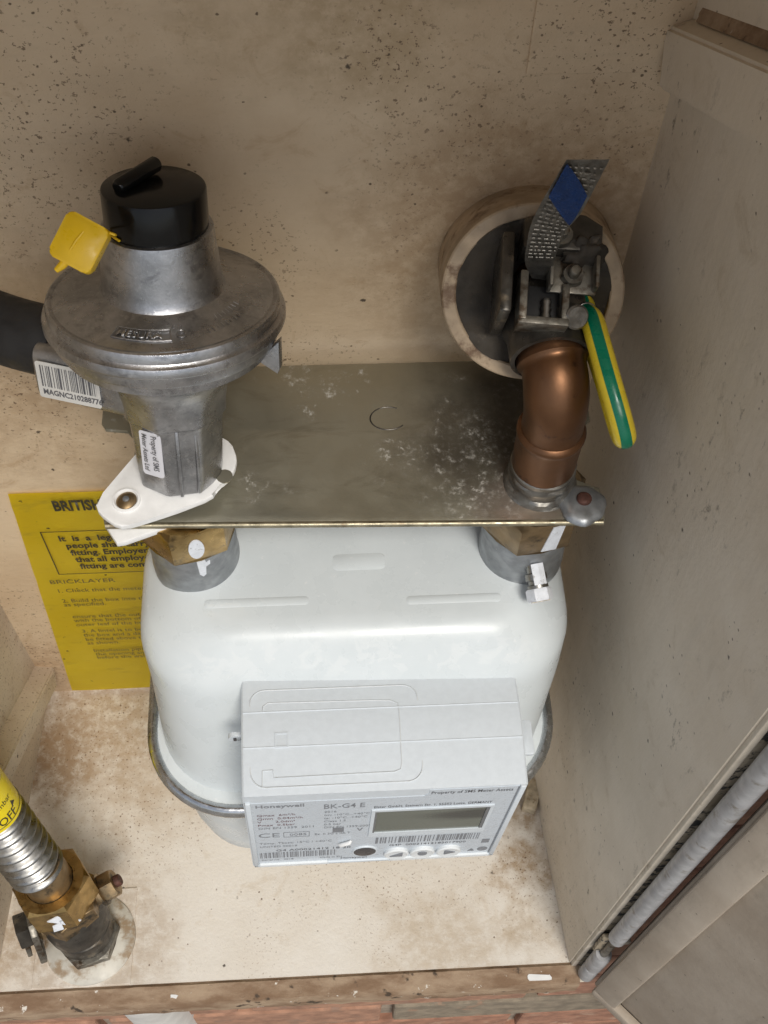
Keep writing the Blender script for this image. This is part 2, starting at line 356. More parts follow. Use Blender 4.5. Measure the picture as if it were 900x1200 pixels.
# ------------------------------------------------------------------ the meter box (cabinet)
YB, YF, ZT = .101, -.1145, .765
XL0, XL1, XR0, XR1 = -.232, -.248, .1235, .1405      # left and right wall: at the back, at the front
cab = thing('meter_box', 'open cream moulded meter box with stained inside walls and floor', 'meter box', (-.05, 0, -.03))
def slab(name, corners, nrm, thick, mat, parent=cab, cuts=1, **kw):
    bm = B(); nv = Vector(nrm).normalized() * thick; c = [Vector(p) for p in corners]
    a = [bm.verts.new(p) for p in c]; b = [bm.verts.new(p - nv) for p in c]
    bm.faces.new(a); bm.faces.new(b[::-1])
    for i in range(4): bm.faces.new((a[i], b[i], b[(i + 1) % 4], a[(i + 1) % 4]))
    return obj(name, bm, mat, parent, **kw)
XWR = lambda y: XR0 + (XR1 - XR0) * (YB - y) / (YB - YF)
XWL = lambda y: XL0 + (XL1 - XL0) * (YB - y) / (YB - YF)
slab('back_panel', [(XL0 - .02, YB, -.02), (XR0 + .02, YB, -.02), (XR0 + .02, YB, ZT), (XL0 - .02, YB, ZT)], (0, -1, 0), .006, 'back')
slab('side_panel', [(XR0, YB, -.01), (XR1, YF, -.01), (XR1, YF, ZT), (XR0, YB, ZT)], (-1, .08, 0), .0045, 'side')
slab('side_panel', [(XL0, YB, -.01), (XL1, YF, -.01), (XL1, YF, ZT), (XL0, YB, ZT)], (1, .08, 0), .0045, 'left')
slab('top_panel', [(XL1 - .01, YF - .040, ZT + .02), (XR1 + .01, YF - .040, ZT + .02), (XR1 + .01, YB, ZT - .125), (XL1 - .01, YB, ZT - .125)], (0, 0, -1), .006, 'back')  # unseen top, sloped and extended forward as a hood to darken the upper walls
slab('floor_panel', [(XL1 - .003, YF, 0), (XR1 + .003, YF, 0), (XR1, YB + .002, 0), (XL1, YB + .002, 0)], (0, 0, 1), .008, 'floor')
bm = B(); prism(bm, [(-.2235, YF + .0005), (-.1575, YF + .0005), (-.1565, -.050), (-.2225, -.052)], -.002, .0011, W0, .0004); obj('floor_patch', bm, 'floor', cab)
# raised sloping ribs moulded on the side panels, plus one thin dark line strip
def rib(p0, p1, wdt, prot, side, mat=None):
    bm = B(); (y0, z0), (y1, z1) = p0, p1; d = Vector((0, y1 - y0, z1 - z0)).normalized(); u = Vector((0, -d.z, d.y)); u = u if u.z > 0 else -u
    pts = []
    for (y, z) in (p0, p1):
        xw = XWR(y) if side > 0 else XWL(y)
        base = Vector((xw, y, z)); inn = Vector((-side * prot, 0, 0))
        pts.append([base + inn * -.2, base + inn, base + inn + u * wdt, base + inn * -.2 + u * (wdt + .004)])
    loft(bm, pts); es = [e for e in bm.edges]; bmesh.ops.bevel(bm, geom=es, offset=.0012, segments=2, affect='EDGES')
    obj('rib_or_line', bm, mat or ('side' if side > 0 else 'left'), cab, smooth=40)
rib((.0925, .556), (-.10, .660), .022, .009, 1)
rib((.0925, .583), (-.10, .687), .003, .002, 1, 'lip')  # thin brown strip added for the line of shadow and dirt above the rib
rib((.0925, .030), (-.05, .128), .016, .014, -1)
# faint raised joint on the back panel, pale vertical strip upper right
bm = B(); box(bm, (.095, YB - .0006, .66), (.058, .0016, .205), .0005); obj('patch_panel', bm, 'back', cab)
# pale front rim of the right wall, mouldy frame strip beside it, weathered front lip
bm = B(); box(bm, ((XR1 + .0028), YF - .0012, .375), (.0036, .003, .775), .0006); obj('rim_strip', bm, 'rim', cab)
bm = B(); box(bm, (.1518, YF - .0003, .375), (.0140, .0030, .79), .0006); obj('frame_strip', bm, 'frame', cab)
bm = B()
K = 60
rings = []
for i in range(K + 1):
    x = XL1 - .012 + (XR1 + .006 - XL1 + .012) * i / K
    j = lambda s: mnoise.noise(Vector((x * 90, s * 7, 1))) * .0012
    rings.append([Vector((x, YF + .0004, -.0015)), Vector((x, YF - .002 + j(1) * .3, .0008 + j(2) * .5)), Vector((x, YF - .0125 + j(3), -.0015 + j(4))), Vector((x, YF - .0145 + j(5), -.006)),
                  Vector((x, YF - .0145 + j(6), -.026 + j(7))), Vector((x, YF + .0004, -.028))])
loft(bm, rings); obj('front_lip', bm, 'lip', cab, smooth=45)
# flakes of old white paint on the lip
for (x, dx, dy) in ((.119, .0165, .0034), (-.128, .005, .0024)):
    bm = B(); prism(bm, jitter_poly(rrect(dx / 2, dy / 2, min(dx, dy) * .4, 2, x, YF - .0085), dy * .24), -.0030, -.0001); obj('paint_flake', bm, 'white_plastic', cab)

# door, swung open to about 135 degrees on the right-hand hinge
DH = Vector((.1575, -.1275, -.012)); dd = Vector((.67, -.742, 0)).normalized(); DF = Frame(DH, (0, 0, 1), dd)   # x along door, y = outside normal
bm = B(); box(bm, (.19, .006, .39), (.38, .012, .78), .0015, DF); door = obj('door', bm, 'door', cab, smooth=30)
inn = -1
for c, s in (((.19, -.0035, .0085), (.376, .007, .013)), ((.19, -.0035, .7715), (.376, .007, .013)), ((.011, -.0035, .39), (.018, .007, .75)), ((.369, -.0035, .39), (.018, .007, .75))):
    bm = B(); box(bm, c, s, .0022, DF); obj('door_frame_bar', bm, 'door', door, smooth=40)
# hinge tube and knuckles
HX, HY = .1504, -.1230
bm = B(); tube(bm, [Vector((HX, HY, .115 + .62 * i / 30)) for i in range(31)], .0053, 24); obj('hinge_tube', bm, 'tube', cab, smooth=40)
bm = B(); tube(bm, [Vector((HX, HY, z)) for z in (.030, .034, .066, .070)], [.0048, .0058, .0058, .0050], 20); obj('hinge_knuckle', bm, 'tube', cab, smooth=40)
bm = B(); tube(bm, [Vector((HX, HY, z)) for z in (.000, .004, .024, .028)], [.0046, .0056, .0056, .0048], 20); obj('hinge_knuckle', bm, 'tube', cab, smooth=40)
bm = B(); tube(bm, [Vector((HX, HY, z)) for z in (-.006, .06, .118)], .0026, 12); obj('hinge_pin', bm, 'steel_old', cab, smooth=40)
bm = B(); box(bm, (HX - .007, HY - .001, -.004), (.014, .006, .0025), .0006); obj('hinge_bracket', bm, 'rim', cab)
bm = B(); box(bm, (HX + .004, HY + .0005, .104), (.012, .004, .006), .0008); obj('hinge_bracket', bm, 'rim', cab)
bm = B(); box(bm, (HX - .001, HY + .003, .09), (.012, .003, .036), .0008); obj('hinge_leaf', bm, 'frame', cab)

# ------------------------------------------------------------------ brick wall round the box
wall = thing('brick_wall', 'orange brick house wall below and right of the meter box', 'wall', (0, .0, -.45))
bm = B(); OX0, OX1, OZ0, OZ1 = XL1 - .014, XR1 + .016, -.030, ZT + .014
for x0, x1, z0, z1 in ((-.9, OX0, -.45, 1.3), (OX1, 1.0, -.45, 1.3), (OX0, OX1, -.45, OZ0), (OX0, OX1, OZ1, 1.3)):
    box(bm, ((x0 + x1) / 2, -.048, (z0 + z1) / 2), (x1 - x0, .116, z1 - z0))
obj('mortar_joints', bm, 'mortar', wall)
bmeshes = []
for k in range(9):
    bm = B(); box(bm, (0, 0, 0), (.215, .012, .065), .0022, W0, 2)
    for v in bm.verts:
        q = v.co + Vector((k * 3.1, 0, 0)); v.co += Vector((mnoise.noise(q * 60), mnoise.noise(q * 45 + Vector((5, 0, 0))), mnoise.noise(q * 60 + Vector((0, 9, 0))))) * .0012
    me = bpy.data.meshes.new('brick'); bm.to_mesh(me); bm.free(); me.materials.append(BR[(0, 1, 0, 2, 0, 1, 0, 1, 0)[k]]); bmeshes.append(me)
row = 0; z = -.45 + .037
while z < 1.28:
    x = -.88 + (.1125 if row % 2 else 0)
    while x < .98:
        # cut against the opening
        x0, x1 = x - .1075, x + .1075; spans = [(x0, x1)]
        if z + .0325 > OZ0 - .004 and z - .0325 < OZ1 + .004:
            spans = []
            if x0 < OX0 - .012: spans.append((x0, min(x1, OX0 - .006)))
            if x1 > OX1 + .012: spans.append((max(x0, OX1 + .006), x1))
            if z + .0325 > OZ0 > z - .0325 and not spans: spans = []
        for s0, s1 in spans:
            if s1 - s0 < .02: continue
            o = bpy.data.objects.new('brick', random.choice(bmeshes)); COL.objects.link(o); o.parent = wall
            o.location = Vector(((s0 + s1) / 2, -.1065 + random.uniform(-.0012, .0012), z)) - OFF[wall.name]; o.scale = ((s1 - s0) / .215, 1, 1)
        x += .225
    z += .075; row += 1
bm = B(); quad(bm, [(-60, -60, -.45), (60, -60, -.45), (60, .0, -.45), (-60, .0, -.45)]); obj('ground', bm, 'paving', None, kind='structure')
# white pipe rising below the box
bm = B(); tube(bm, [Vector((-.156, -.1055, -.45 + .4215 * i / 8)) for i in range(9)], .0235, 36)
obj('riser_pipe', bm, 'pvc', None, smooth=40, loc=(-.156, -.1055, -.45), label='white painted pipe running down the bricks below the box lip', cat='pipe')

# ------------------------------------------------------------------ yellow instruction sign
SX0, SX1, SZ0, SZ1 = -.2035, -.03, .005, .282; SY = YB - .0012
bm = B(); nx, nz = 16, 24; g = []
for j in range(nz + 1):
    g.append([bm.verts.new((SX0 + (SX1 - SX0) * i / nx + .010 * (1 - j / nz) * -1 * (1 - i / nx) * 1.0 + .010 * (1 - i / nx) * (j / nz), SY - .0006 - .0009 * mnoise.noise(Vector((i * .25, j * .9, 3))), SZ0 + (SZ1 - SZ0) * j / nz)) for i in range(nx + 1)])
for j in range(nz):
    for i in range(nx): bm.faces.new((g[j][i], g[j][i + 1], g[j + 1][i + 1], g[j + 1][i]))
bmesh.ops.solidify(bm, geom=list(bm.faces), thickness=.0005)
sign = obj('instruction_sign', bm, 'sign', None, smooth=60, loc=(-.11, SY, SZ0), label='yellow printed gas safety notice stuck low on the back panel, half hidden by meter', cat='sign')
def sfn(x0, z0): return lambda x, y, z: Vector((x0 + x, SY - .0022 - .0001, z0 + y))
DZ = -.0135
text('BRITISH GAS', .0150, sfn(-.1710, .2790 + DZ), 'sign_ink', sign, bold=.0005, xs=.54)
for i, q in enumerate(('It  is  a  legal  requirement that', 'people shall carry out any work', 'fitting. Employers have to', 'that all employees undertaking', 'fitting are competent.')):
    text(q, .0088, sfn(-.1755 + (.0015 if i else 0) + .0012 * i, .2445 - i * .0086 + DZ), 'sign_ink', sign, bold=.00025, xs=.80)
bm = B(); bx0, bx1, bz0, bz1, tk, yy = -.1845, -.035, .2035 + DZ, .2560 + DZ, .0007, SY - .0023
for p, q, c, d in ((bx0, bx1, bz0, bz0 + tk), (bx0, bx1, bz1 - tk, bz1), (bx0, bx0 + tk, bz0, bz1)): quad(bm, [(p, yy, c), (q, yy, c), (q, yy, d), (p, yy, d)])
obj('text_border', bm, 'sign_ink', sign)
text('BRICKLAYER', .0070, sfn(-.1925, .1915 + DZ), 'sign_ink_faded', sign, xs=1.05)
for q, x, z_ in (('1. Check that the meter box is', -.1905, .1795), ('2. Build the box into the wall', -.190, .1655), ('as specified.', -.190, .1600),
        ('ensure that the outer leaf and', -.188, .1425), ('with the bottom of the box and', -.188, .1365), ('outer leaf of the brickwork', -.188, .1300),
        ('3. A lintel is to be fitted above', -.186, .1200), ('the box and a damp course must', -.186, .1135), ('be fitted above the box lintel', -.186, .1070), ('as shown.', -.186, .1010),
        ('Installation pipes to be laid in', -.184, .0885), ('the opening and the box fixed', -.1835, .0825), ('before the wall is finished.', -.1835, .0765)):
    text(q, .0068, sfn(x, z_ + DZ), 'sign_ink_faded', sign, xs=.85)

# ------------------------------------------------------------------ pipe sleeve through the back wall
RN = Vector((-.10, -.86, .50)).normalized(); RC = Vector((.0735, .0590, .4815)); SF = Frame(RC, RN, (1, 0, 0))
sleeve = thing('pipe_sleeve', 'cream plastic sleeve ring round the sealed hole in the back panel', 'pipe sleeve', (.0735, .09, .475))
bm = B(); RO, RI = .0375, .0316
prof = [(RO + .002, -.055), (RO + .0005, -.004), (RO, -.0006), (RO - .0007, 0), (RI + .0006, 0), (RI, -.0006), (RI - .001, -.03)]
lathe(bm, prof, SF, 64, caps=False); obj('sleeve_ring', bm, 'sleeve', sleeve, smooth=40)
bm = B(); rr = []
for q in range(9):
    r = (RI + .0004) * (1 - q / 9); rr.append([SF.p(r * math.cos(t) , r * math.sin(t), -.0012 - .006 * math.sin(q / 8 * 1.4) + .0055 * mnoise.noise(Vector((math.cos(t) * r * 60, math.sin(t) * r * 60, 2)))) for t in [2 * math.pi * i / 48 for i in range(48)]])
loft(bm, rr, caps=False); obj('sealant_fill', bm, 'filler', sleeve, smooth=60)

# ------------------------------------------------------------------ meter bracket plate
PZ = .4005
br = thing('bracket_plate', 'dull brassy metal bracket plate across the top of the gas meter', 'bracket', (0, .04, PZ))
poly = [(-.1115, .0042), (.1085, -.0028), (.1098, .004), (.1085, .014), (.0975, .0185), (.0955, .043), (.104, .047), (.1100, .0515), (.1100, .0600), (.1065, .064), (.1065, .0885),
        (-.109, .0895), (-.1115, .082), (-.1165, .074), (-.1165, .058), (-.1145, .0545), (-.104, .054), (-.0995, .048), (-.1005, .018), (-.108, .0125), (-.1125, .009)]
bm = B(); prism(bm, poly, PZ, PZ + .0022, W0, .0006, 2); obj('plate', bm, 'plate', br, smooth=35)
bm = B(); tube(bm, [Vector((-.1110, .0036, PZ + .0008)), Vector((0, .0001, PZ + .0008)), Vector((.1080, -.0033, PZ + .0008))], .0015, 10); obj('edge_highlight', bm, 'brass_highlight', br, smooth=50)  # bead added to draw the bright highlight on the front edge
bm = B(); lathe(bm, [(.0100, PZ + .0018), (.0106, PZ + .0028), (.0103, PZ + .0040), (.0080, PZ + .0054), (.0046, PZ + .0058)], Frame((.0992, .0045, 0)), 36, rfun=lambda r, h, a: r * (1 + .05 * math.sin(3 * a + 1) + .03 * math.sin(7 * a)))
lug = obj('clamp_washer', bm, 'zinc', br, smooth=45)
bm = B(); lathe(bm, [(.0032, PZ + .005), (.0034, PZ + .0068), (.0026, PZ + .0078), (.0012, PZ + .0080)], Frame((.0998, .0058, 0)), 20); obj('rusty_screw', bm, 'rust', br, smooth=45)
bm = B(); cx, cy = .0158, .056      # stamped ring arc
pts = [Vector((cx + .0085 * math.cos(R(a)), cy + .0065 * math.sin(R(a)), PZ + .0022)) for a in range(60, 330, 10)]
tube(bm, [p - Vector((0, 0, .00035)) for p in pts], .00055, 6, hint=(0, 0, 1)); obj('stamped_arc', bm, 'dark_iron', br, smooth=60)

# ------------------------------------------------------------------ gas meter
UL, UR = Vector((-.0785, .0205, 0)), Vector((.0805, .0185, 0))
mt = thing('gas_meter', 'light grey domestic gas meter hanging beneath the bracket plate', 'gas meter', (-.004, -.005, .12))
MX = -.0050
def mring(z, hx, yf, yb, r, n=10, dx=0): return [Vector((x, y, z)) for x, y in rrect(hx, (yb - yf) / 2, r, n, MX + dx, (yb + yf) / 2)]
up = [(.247, .1010, -.068, .066, .042), (.250, .1012, -.0668, .065, .042), (.270, .1025, -.0610, .064, .041), (.300, .1043, -.0510, .063, .039), (.315, .1052, -.0452, .062, .037),
      (.3205, .1055, -.0430, .061, .036), (.3245, .1051, -.0405, .060, .035), (.3290, .1036, -.0370, .058, .034), (.3335, .1003, -.0335, .055, .033), (.3375, .0945, -.0302, .0505, .032), (.3410, .0900, -.0270, .045, .030),
      (.3434, .0850, -.0235, .0425, .028), (.3446, .0800, -.0195, .040, .026), (.3450, .0740, -.0150, .037, .022)]
bm = B(); loft(bm, [mring(z, hx, yf, yb, r, dx=(.0030 if z > .3 else .0030 * (z - .247) / .053)) for z, hx, yf, yb, r in up]); obj('upper_case', bm, 'meter', mt, smooth=50)
lo = [(.240, .0985, -.070, .066, .040), (.236, .0980, -.0695, .065, .039), (.160, .0968, -.0675, .062, .037), (.135, .0945, -.065, .060, .036), (.120, .089, -.059, .055, .034), (.111, .080, -.050, .047, .030), (.108, .066, -.038, .036, .024)]
bm = B(); loft(bm, [mring(*a) for a in lo]); obj('lower_case', bm, 'meter', mt, smooth=50)
# rolled seam band: shelf plus steel bead
bm = B(); loft(bm, [mring(.2405, .097, -.0665, .0645, .039), mring(.2405, .1045, -.0745, .072, .045), mring(.2455, .1050, -.0750, .0725, .045), mring(.2485, .097, -.0665, .0645, .039)]); obj('seam_shelf', bm, 'meter', mt, smooth=40)
bm = B(); ringpts = [Vector((x, y, .2430)) for x, y in rrect(.1062, .0747, .046, 12, MX, -.0012)]; ringpts.append(ringpts[0])
path = ringpts; fr_ = []
rings = []
for i, p in enumerate(path[:-1]):
    a = path[i - 1] if i else path[-2]; b = path[i + 1]; t = (b - a).normalized(); x = Vector((t.y, -t.x, 0))
    rings.append([p + x * (.0034 * math.cos(q)) + Vector((0, 0, .0050 * math.sin(q))) for q in [2 * math.pi * k / 14 for k in range(14)]])
rings.append(rings[0]); loft(bm, rings, caps=False); bmesh.ops.remove_doubles(bm, verts=bm.verts, dist=1e-6); obj('seam_band', bm, 'seam', mt, smooth=50)
# pressed ribs on the top
def press(x0, x1, y, wy, h=.0007, z=.3448):
    bm = B(); loft(bm, [[Vector((a, b, z - .0012)) for a, b in rrect((x1 - x0) / 2, wy / 2, wy * .45, 5, (x0 + x1) / 2, y)], [Vector((a, b, z + h * .4)) for a, b in rrect((x1 - x0) / 2 - .0002, wy / 2 - .0002, wy * .4, 5, (x0 + x1) / 2, y)],
        [Vector((a, b, z + h)) for a, b in rrect((x1 - x0) / 2 - .001, wy / 2 - .001, wy * .22, 5, (x0 + x1) / 2, y)]]); obj('pressed_rib', bm, 'meter', mt, smooth=60)
press(-.074, -.024, -.0075, .0050, .0005); press(.022, .068, -.0095, .0050, .0005); press(-.013, .014, .0125, .0100, .00035)
# collars (spigots)
for U, zc in ((UL, .345), (UR, .343)):
    bm = B(); lathe(bm, [(.0212, zc - .006), (.0212, zc + .001), (.0207, .352), (.0207, .3715), (.0195, .3735)], Frame(U), 48); obj('spigot_collar', bm, 'zinc', mt, smooth=40)
# test nipple on the right collar
nd = Vector((.14, -.86, -.42)).normalized(); NF = Frame(UR + Vector((.002, -.018, .3600)), nd, (1, 0, 0)); bm = B()
lathe(bm, [(.0040, -.004), (.0040, .005), (.0052, .0055), (.0052, .0085), (.0041, .009), (.0041, .0105), (.0050, .011), (.0050, .0125)], NF, 24); nip = obj('test_nipple', bm, 'steel', mt, smooth=35)
bm = B(); hexnut(bm, NF, .0063, .0125, .0185, .0008); scr = obj('nipple_screw', bm, 'paint_mark', mt, smooth=25)
bm = B(); box(bm, (0, 0, .0187), (.009, .0012, .0006), 0, NF); obj('screw_slot', bm, 'dark_iron', scr)
bm = B()
NFp = lambda a, h, r=.0054: NF.p(r * math.cos(a), r * math.sin(a), h)
ups = math.atan2(NF.y.z, NF.x.z)
for a_, b_, h0, h1 in ((-.7, .5, .0, .011),):
    loft(bm, [[NFp(ups + a_, h), NFp(ups + (a_ + b_) / 2, h, .0056), NFp(ups + b_, h), NFp(ups + b_ * .9, h, .0046), NFp(ups + a_ * .9, h, .0046)] for h in (h0 + .001, h0 + .004, h1 - .003, h1)])
obj('paint_mark', bm, 'paint_mark', mt, smooth=40)

# index (display) housing in its own slightly turned frame
Rm = Matrix.Rotation(R(.66), 3, 'Z') @ Matrix.Rotation(R(1.75), 3, 'Y') @ Matrix.Rotation(R(.76), 3, 'X')
IO = Vector((-.057, -.0949, .3229)); IF = Frame(IO, Rm @ Vector((0, 0, 1)), Rm @ Vector((1, 0, 0)))
IW, IH, ID = .1315, .1225, .0525
side = [(0, 0), (0, -IH), (.010, -IH - .001), (.062, -IH + .004), (.062, .0016), (ID, .0026), (.0385, .0046), (.0215, .0042)]       # (y back, z)
bm = B(); loft(bm, [[IF.p(x, y * s + (1 - s) * .03, z * s + (1 - s) * -.06) for y, z in side] for x, s in ((.0, .985), (.0008, .996), (.002, 1), (IW - .002, 1), (IW - .0008, .996), (IW, .985))])
idx = obj('index_housing', bm, 'index', mt, smooth=22)
def itop(x, y):      # height of the housing top
    ks = ((0, 0), (.0215, .0042), (.0385, .0046), (ID, .0026), (.062, .0016))
    for (a, za), (b, zb) in zip(ks, ks[1:]):
        if y <= b: return za + (zb - za) * (y - a) / (b - a)
    return .0016
def groove(path, closed, r=.00032, name='lid_groove', mat='groove', lift=.00005, parent=idx):
    bm = B(); P = [IF.p(x, y, itop(x, y) + lift) for x, y in path]
    if closed: P.append(P[0])
    tube(bm, P, r, 6, hint=IF.z); obj(name, bm, mat, parent, smooth=60)
# battery cover: a slightly proud lid with its rounded outline
bm = B(); out = rrect(.0395, .0232, .007, 6, .0435, .0262)
def lidpts(ins, lev): return [IF.p(x, y, itop(x, y) + lev) for x, y in rrect(.0395 - ins, .0232 - ins, .007 - ins, 6, .0435, .0262)]
groove(rrect(.0395, .0232, .007, 6, .0435, .0268), True, .00035, 'lid_outline')
groove([(x, y) for x, y in [(.0098, .0385), (.0102, .0415), (.0125, .0432), (.060, .0425), (.070, .0420), (.0732, .0405), (.0738, .037), (.0735, .0215), (.0735, .012), (.0728, .0092), (.070, .0082), (.0145, .0078), (.0142, .0112), (.0095, .0112), (.0092, .0035)]], False, .0003, 'lid_groove')
for y in (.0215, .0385):
    groove([(.0008, y), (.04, y), (.083, y), (IW - .0008, y)], False, .00026, 'top_crease', 'index', .0001)
bm = B()
def frameprism(c, hx, hy, t, h):
    o_ = [IF.p(c[0] + sx * hx, c[1] + sy * hy, itop(*c) - .0003) for sx, sy in ((-1, -1), (1, -1), (1, 1), (-1, 1))]
    lv = [(hx, hy, -.0003), (hx, hy, h), (hx - t, hy - t, h), (hx - t, hy - t, 0.0001)]
    loft(bm, [[IF.p(c[0] + sx * a, c[1] + sy * b, itop(*c) + l) for sx, sy in ((-1, -1), (1, -1), (1, 1), (-1, 1))] for a, b, l in lv])
frameprism((.0185, .0247), .0032, .0036, .0007, .0005); obj('lid_button', bm, 'index', idx)
# side ears
bm = B(); lathe(bm, [(.0032, 0), (.0032, .0022)], Frame(IF.p(-.0034, .030, -.006), IF.y, IF.x), 20); box(bm, (-.001, .0311, -.006), (.005, .0022, .0064), .0004, IF); obj('seal_ear', bm, 'index', idx, smooth=40)
bm = B(); box(bm, (-.0034, .0297, -.006), (.0014, .0006, .0028), 0, IF); obj('seal_hole', bm, 'port', idx)
bm = B(); prism(bm, rrect(.0030, .0085, .0015, 4), -.001, .0016, Frame(IF.p(IW + .0025, .0235, -.004), IF.z, IF.x), .0004); obj('seal_ear', bm, 'index', idx, smooth=40)

# face: film in a recessed border
def F(u, v, d=0): return IF.p(u / 1000, -d / 1000, -v / 1000)      # u right, v down, d proud (mm)
def fquad(name, u0, u1, v0, v1, d, mat, par=idx):
    bm = B(); quad(bm, [F(u0, v1, d), F(u1, v1, d), F(u1, v0, d), F(u0, v0, d)]); return obj(name, bm, mat, par)
def fpoly(bm, pts, d0, d1, bev=0):
    a = [bm.verts.new(F(u, v, d0)) for u, v in pts]; b = [bm.verts.new(F(u, v, d1)) for u, v in pts]; k = len(pts)
    bm.faces.new(a); bm.faces.new(b)
    for i in range(k): bm.faces.new((a[i], a[(i + 1) % k], b[(i + 1) % k], b[i]))
# raised rim of the face made of four bars, film inside
bm = B()
for u0, u1, v0, v1 in ((.8, 130.7, 116.6, 119.6), (.8, 3.4, 8.5, 119.6), (127.9, 130.7, -.0, 119.6)):
    bb = Vector(((u0 + u1) / 2000, -.0004, -(v0 + v1) / 2000)); box(bm, bb, ((u1 - u0) / 1000, .0018, (v1 - v0) / 1000), .0006, IF)
obj('face_rim', bm, 'index', idx, smooth=40)
bm = B(); fpoly(bm, [(3.4, 10), (84, 10), (86, 7), (86, 1.5), (127.9, 1.5), (127.9, 116.5), (3.4, 116.5)], -.5, .25); film = obj('face_film', bm, 'face', idx)
bm = B(); fpoly(bm, [(127.2, 1.8), (127.8, 1.8), (127.8, 116), (127.2, 116)], .2, .35); obj('face_line', bm, 'print_light', idx)
def ffn(u, v, d=.35): return lambda x, y, z: F(u + x, v - y, d + z)
TX = lambda s, u, v, size, mat='print', xs=1, bold=0, al='LEFT': text(s, size, ffn(u, v), mat, film, align=al, xs=xs, bold=bold)
TX('Honeywell', 5.2, 17.2, 6.2, 'print_light', .86, .12)
TX('BK-G4 E', 37, 22.5, 9.6, 'print_light', .58, .08)
for i, s in enumerate(('Qmax  6m³/h', 'Qmin  0.04m³/h', 'V       2.0dm³', 'Pmax  0.5bar', 'DIN EN 1359  2011')):
    TX(s, 5.4, 30.5 + i * 5.4, 4.6, 'print_red' if i < 4 else 'print_light', .74)
for i, s in enumerate(('2016', 'tm: -10°C...+40°C', 'ta: -10°C...+40°C', 'Class 1.5', '0.5 bar', 'DIN EN 1359:2007')):
    TX(s, 37.5, 29 + i * 5.2, 4.3, 'print_light', .70)
TX('CE', 4.6, 66.5, 10.5, 'print_light', .9, -.05); TX('0085', 20.5, 65.2, 5.5, 'print_light', .8); TX('Ex  II 3G c IIA T', 33, 66.2, 4.4, 'print_light', .62)
bm = B()
for a, b, c, d in ((17.5, 30.5, 58.8, 59.3), (17.5, 30.5, 66.9, 67.4), (17.5, 17.8, 58.8, 67.4), (30.2, 30.5, 58.8, 67.4)): quad(bm, [F(a, d, .36), F(b, d, .36), F(b, c, .36), F(a, c, .36)])
obj('print_box', bm, 'print_light', film)
fquad('data_mark', 42, 47.6, 55, 63, .36, 'print_light', film)
bm = B(); fpoly(bm, [(54, 57), (54.6, 57), (55.6, 60.5), (56.6, 57), (57.2, 57), (55.9, 62), (55.3, 62)], .3, .38); obj('arrow_mark', bm, 'print_light', film)
TX('Temp. Tbase: 15°C / +40°C', 5, 79, 4.4, 'print_light', .74); TX('UNITED 00019', 5, 85, 4.2, 'print_light', .72)
TX('G4 A00021412 18 20', 13, 93.2, 5.2, 'print', .86)
def barcode(u0, u1, v0, v1, fn, mat, par, seed, n=46):
    rnd = random.Random(seed); bm = B(); u = u0; unit = (u1 - u0) / (n * 2.0)
    while u < u1:
        a = unit * rnd.choice((.7, .7, 1.3, 2)); quad(bm, [fn(u, v1), fn(min(u1, u + a), v1), fn(min(u1, u + a), v0), fn(u, v0)]); u += a + unit * rnd.choice((.8, .8, 1.4, 2))
    obj('barcode', bm, mat, par)
barcode(4.5, 44.5, 95, 105.5, lambda u, v: F(u, v, .37), 'print_light', film, 3)
TX('Serial no.  2018', 5, 110.5, 3.6, 'print_light', .75); TX('Made in EU', 36, 110.5, 3.6, 'print_light', .7)
TX('Property of SMS Meter Assets', 86.8, 7.6, 5.6, 'print', .56, .03)
TX('Elster GmbH, Steinern Str. 1, 55252 Lotte, GERMANY', 61, 25.4, 4.9, 'print', .52, .02)
barcode(64.5, 118.5, 76.5, 87.5, lambda u, v: F(u, v, .37), 'print_light', film, 9, 40)
TX('G4P  00021412182017900', 72, 93.5, 4.6, 'print', .82); TX('Honeywell', 47, 114.2, 4.6, 'print', .72, .03)
# display window
bm = B()
fr_o = [(60.2, 27.6), (119.4, 27.6), (119.4, 72.4), (60.2, 72.4)]; fr_i = [(62, 30), (117.8, 30), (117.8, 66), (62, 66)]
Vo = [bm.verts.new(F(u, v, .9)) for u, v in fr_o]; Vi = [bm.verts.new(F(u, v, .9)) for u, v in fr_i]; Vb = [bm.verts.new(F(u, v, -.6)) for u, v in fr_o]; Vd = [bm.verts.new(F(u, v, -.4)) for u, v in fr_i]
for i in range(4):
    j = (i + 1) % 4; bm.faces.new((Vo[i], Vo[j], Vi[j], Vi[i])); bm.faces.new((Vo[i], Vo[j], Vb[j], Vb[i])); bm.faces.new((Vi[i], Vi[j], Vd[j], Vd[i]))
win = obj('display_window', bm, 'index', idx)
fquad('lcd_screen', 62, 117.8, 30, 66, .32, 'lcd', win)
bm = B()
for (u0, u1, v0, v1) in ((61.6, 118.2, 29.5, 31.2), (61.6, 63.0, 31.2, 66.2), (116.2, 118.2, 31.2, 66.2)): fpoly(bm, [(u0, v0), (u1, v0), (u1, v1), (u0, v1)], .3, .7)
obj('lcd_bezel', bm, 'bezel', win)
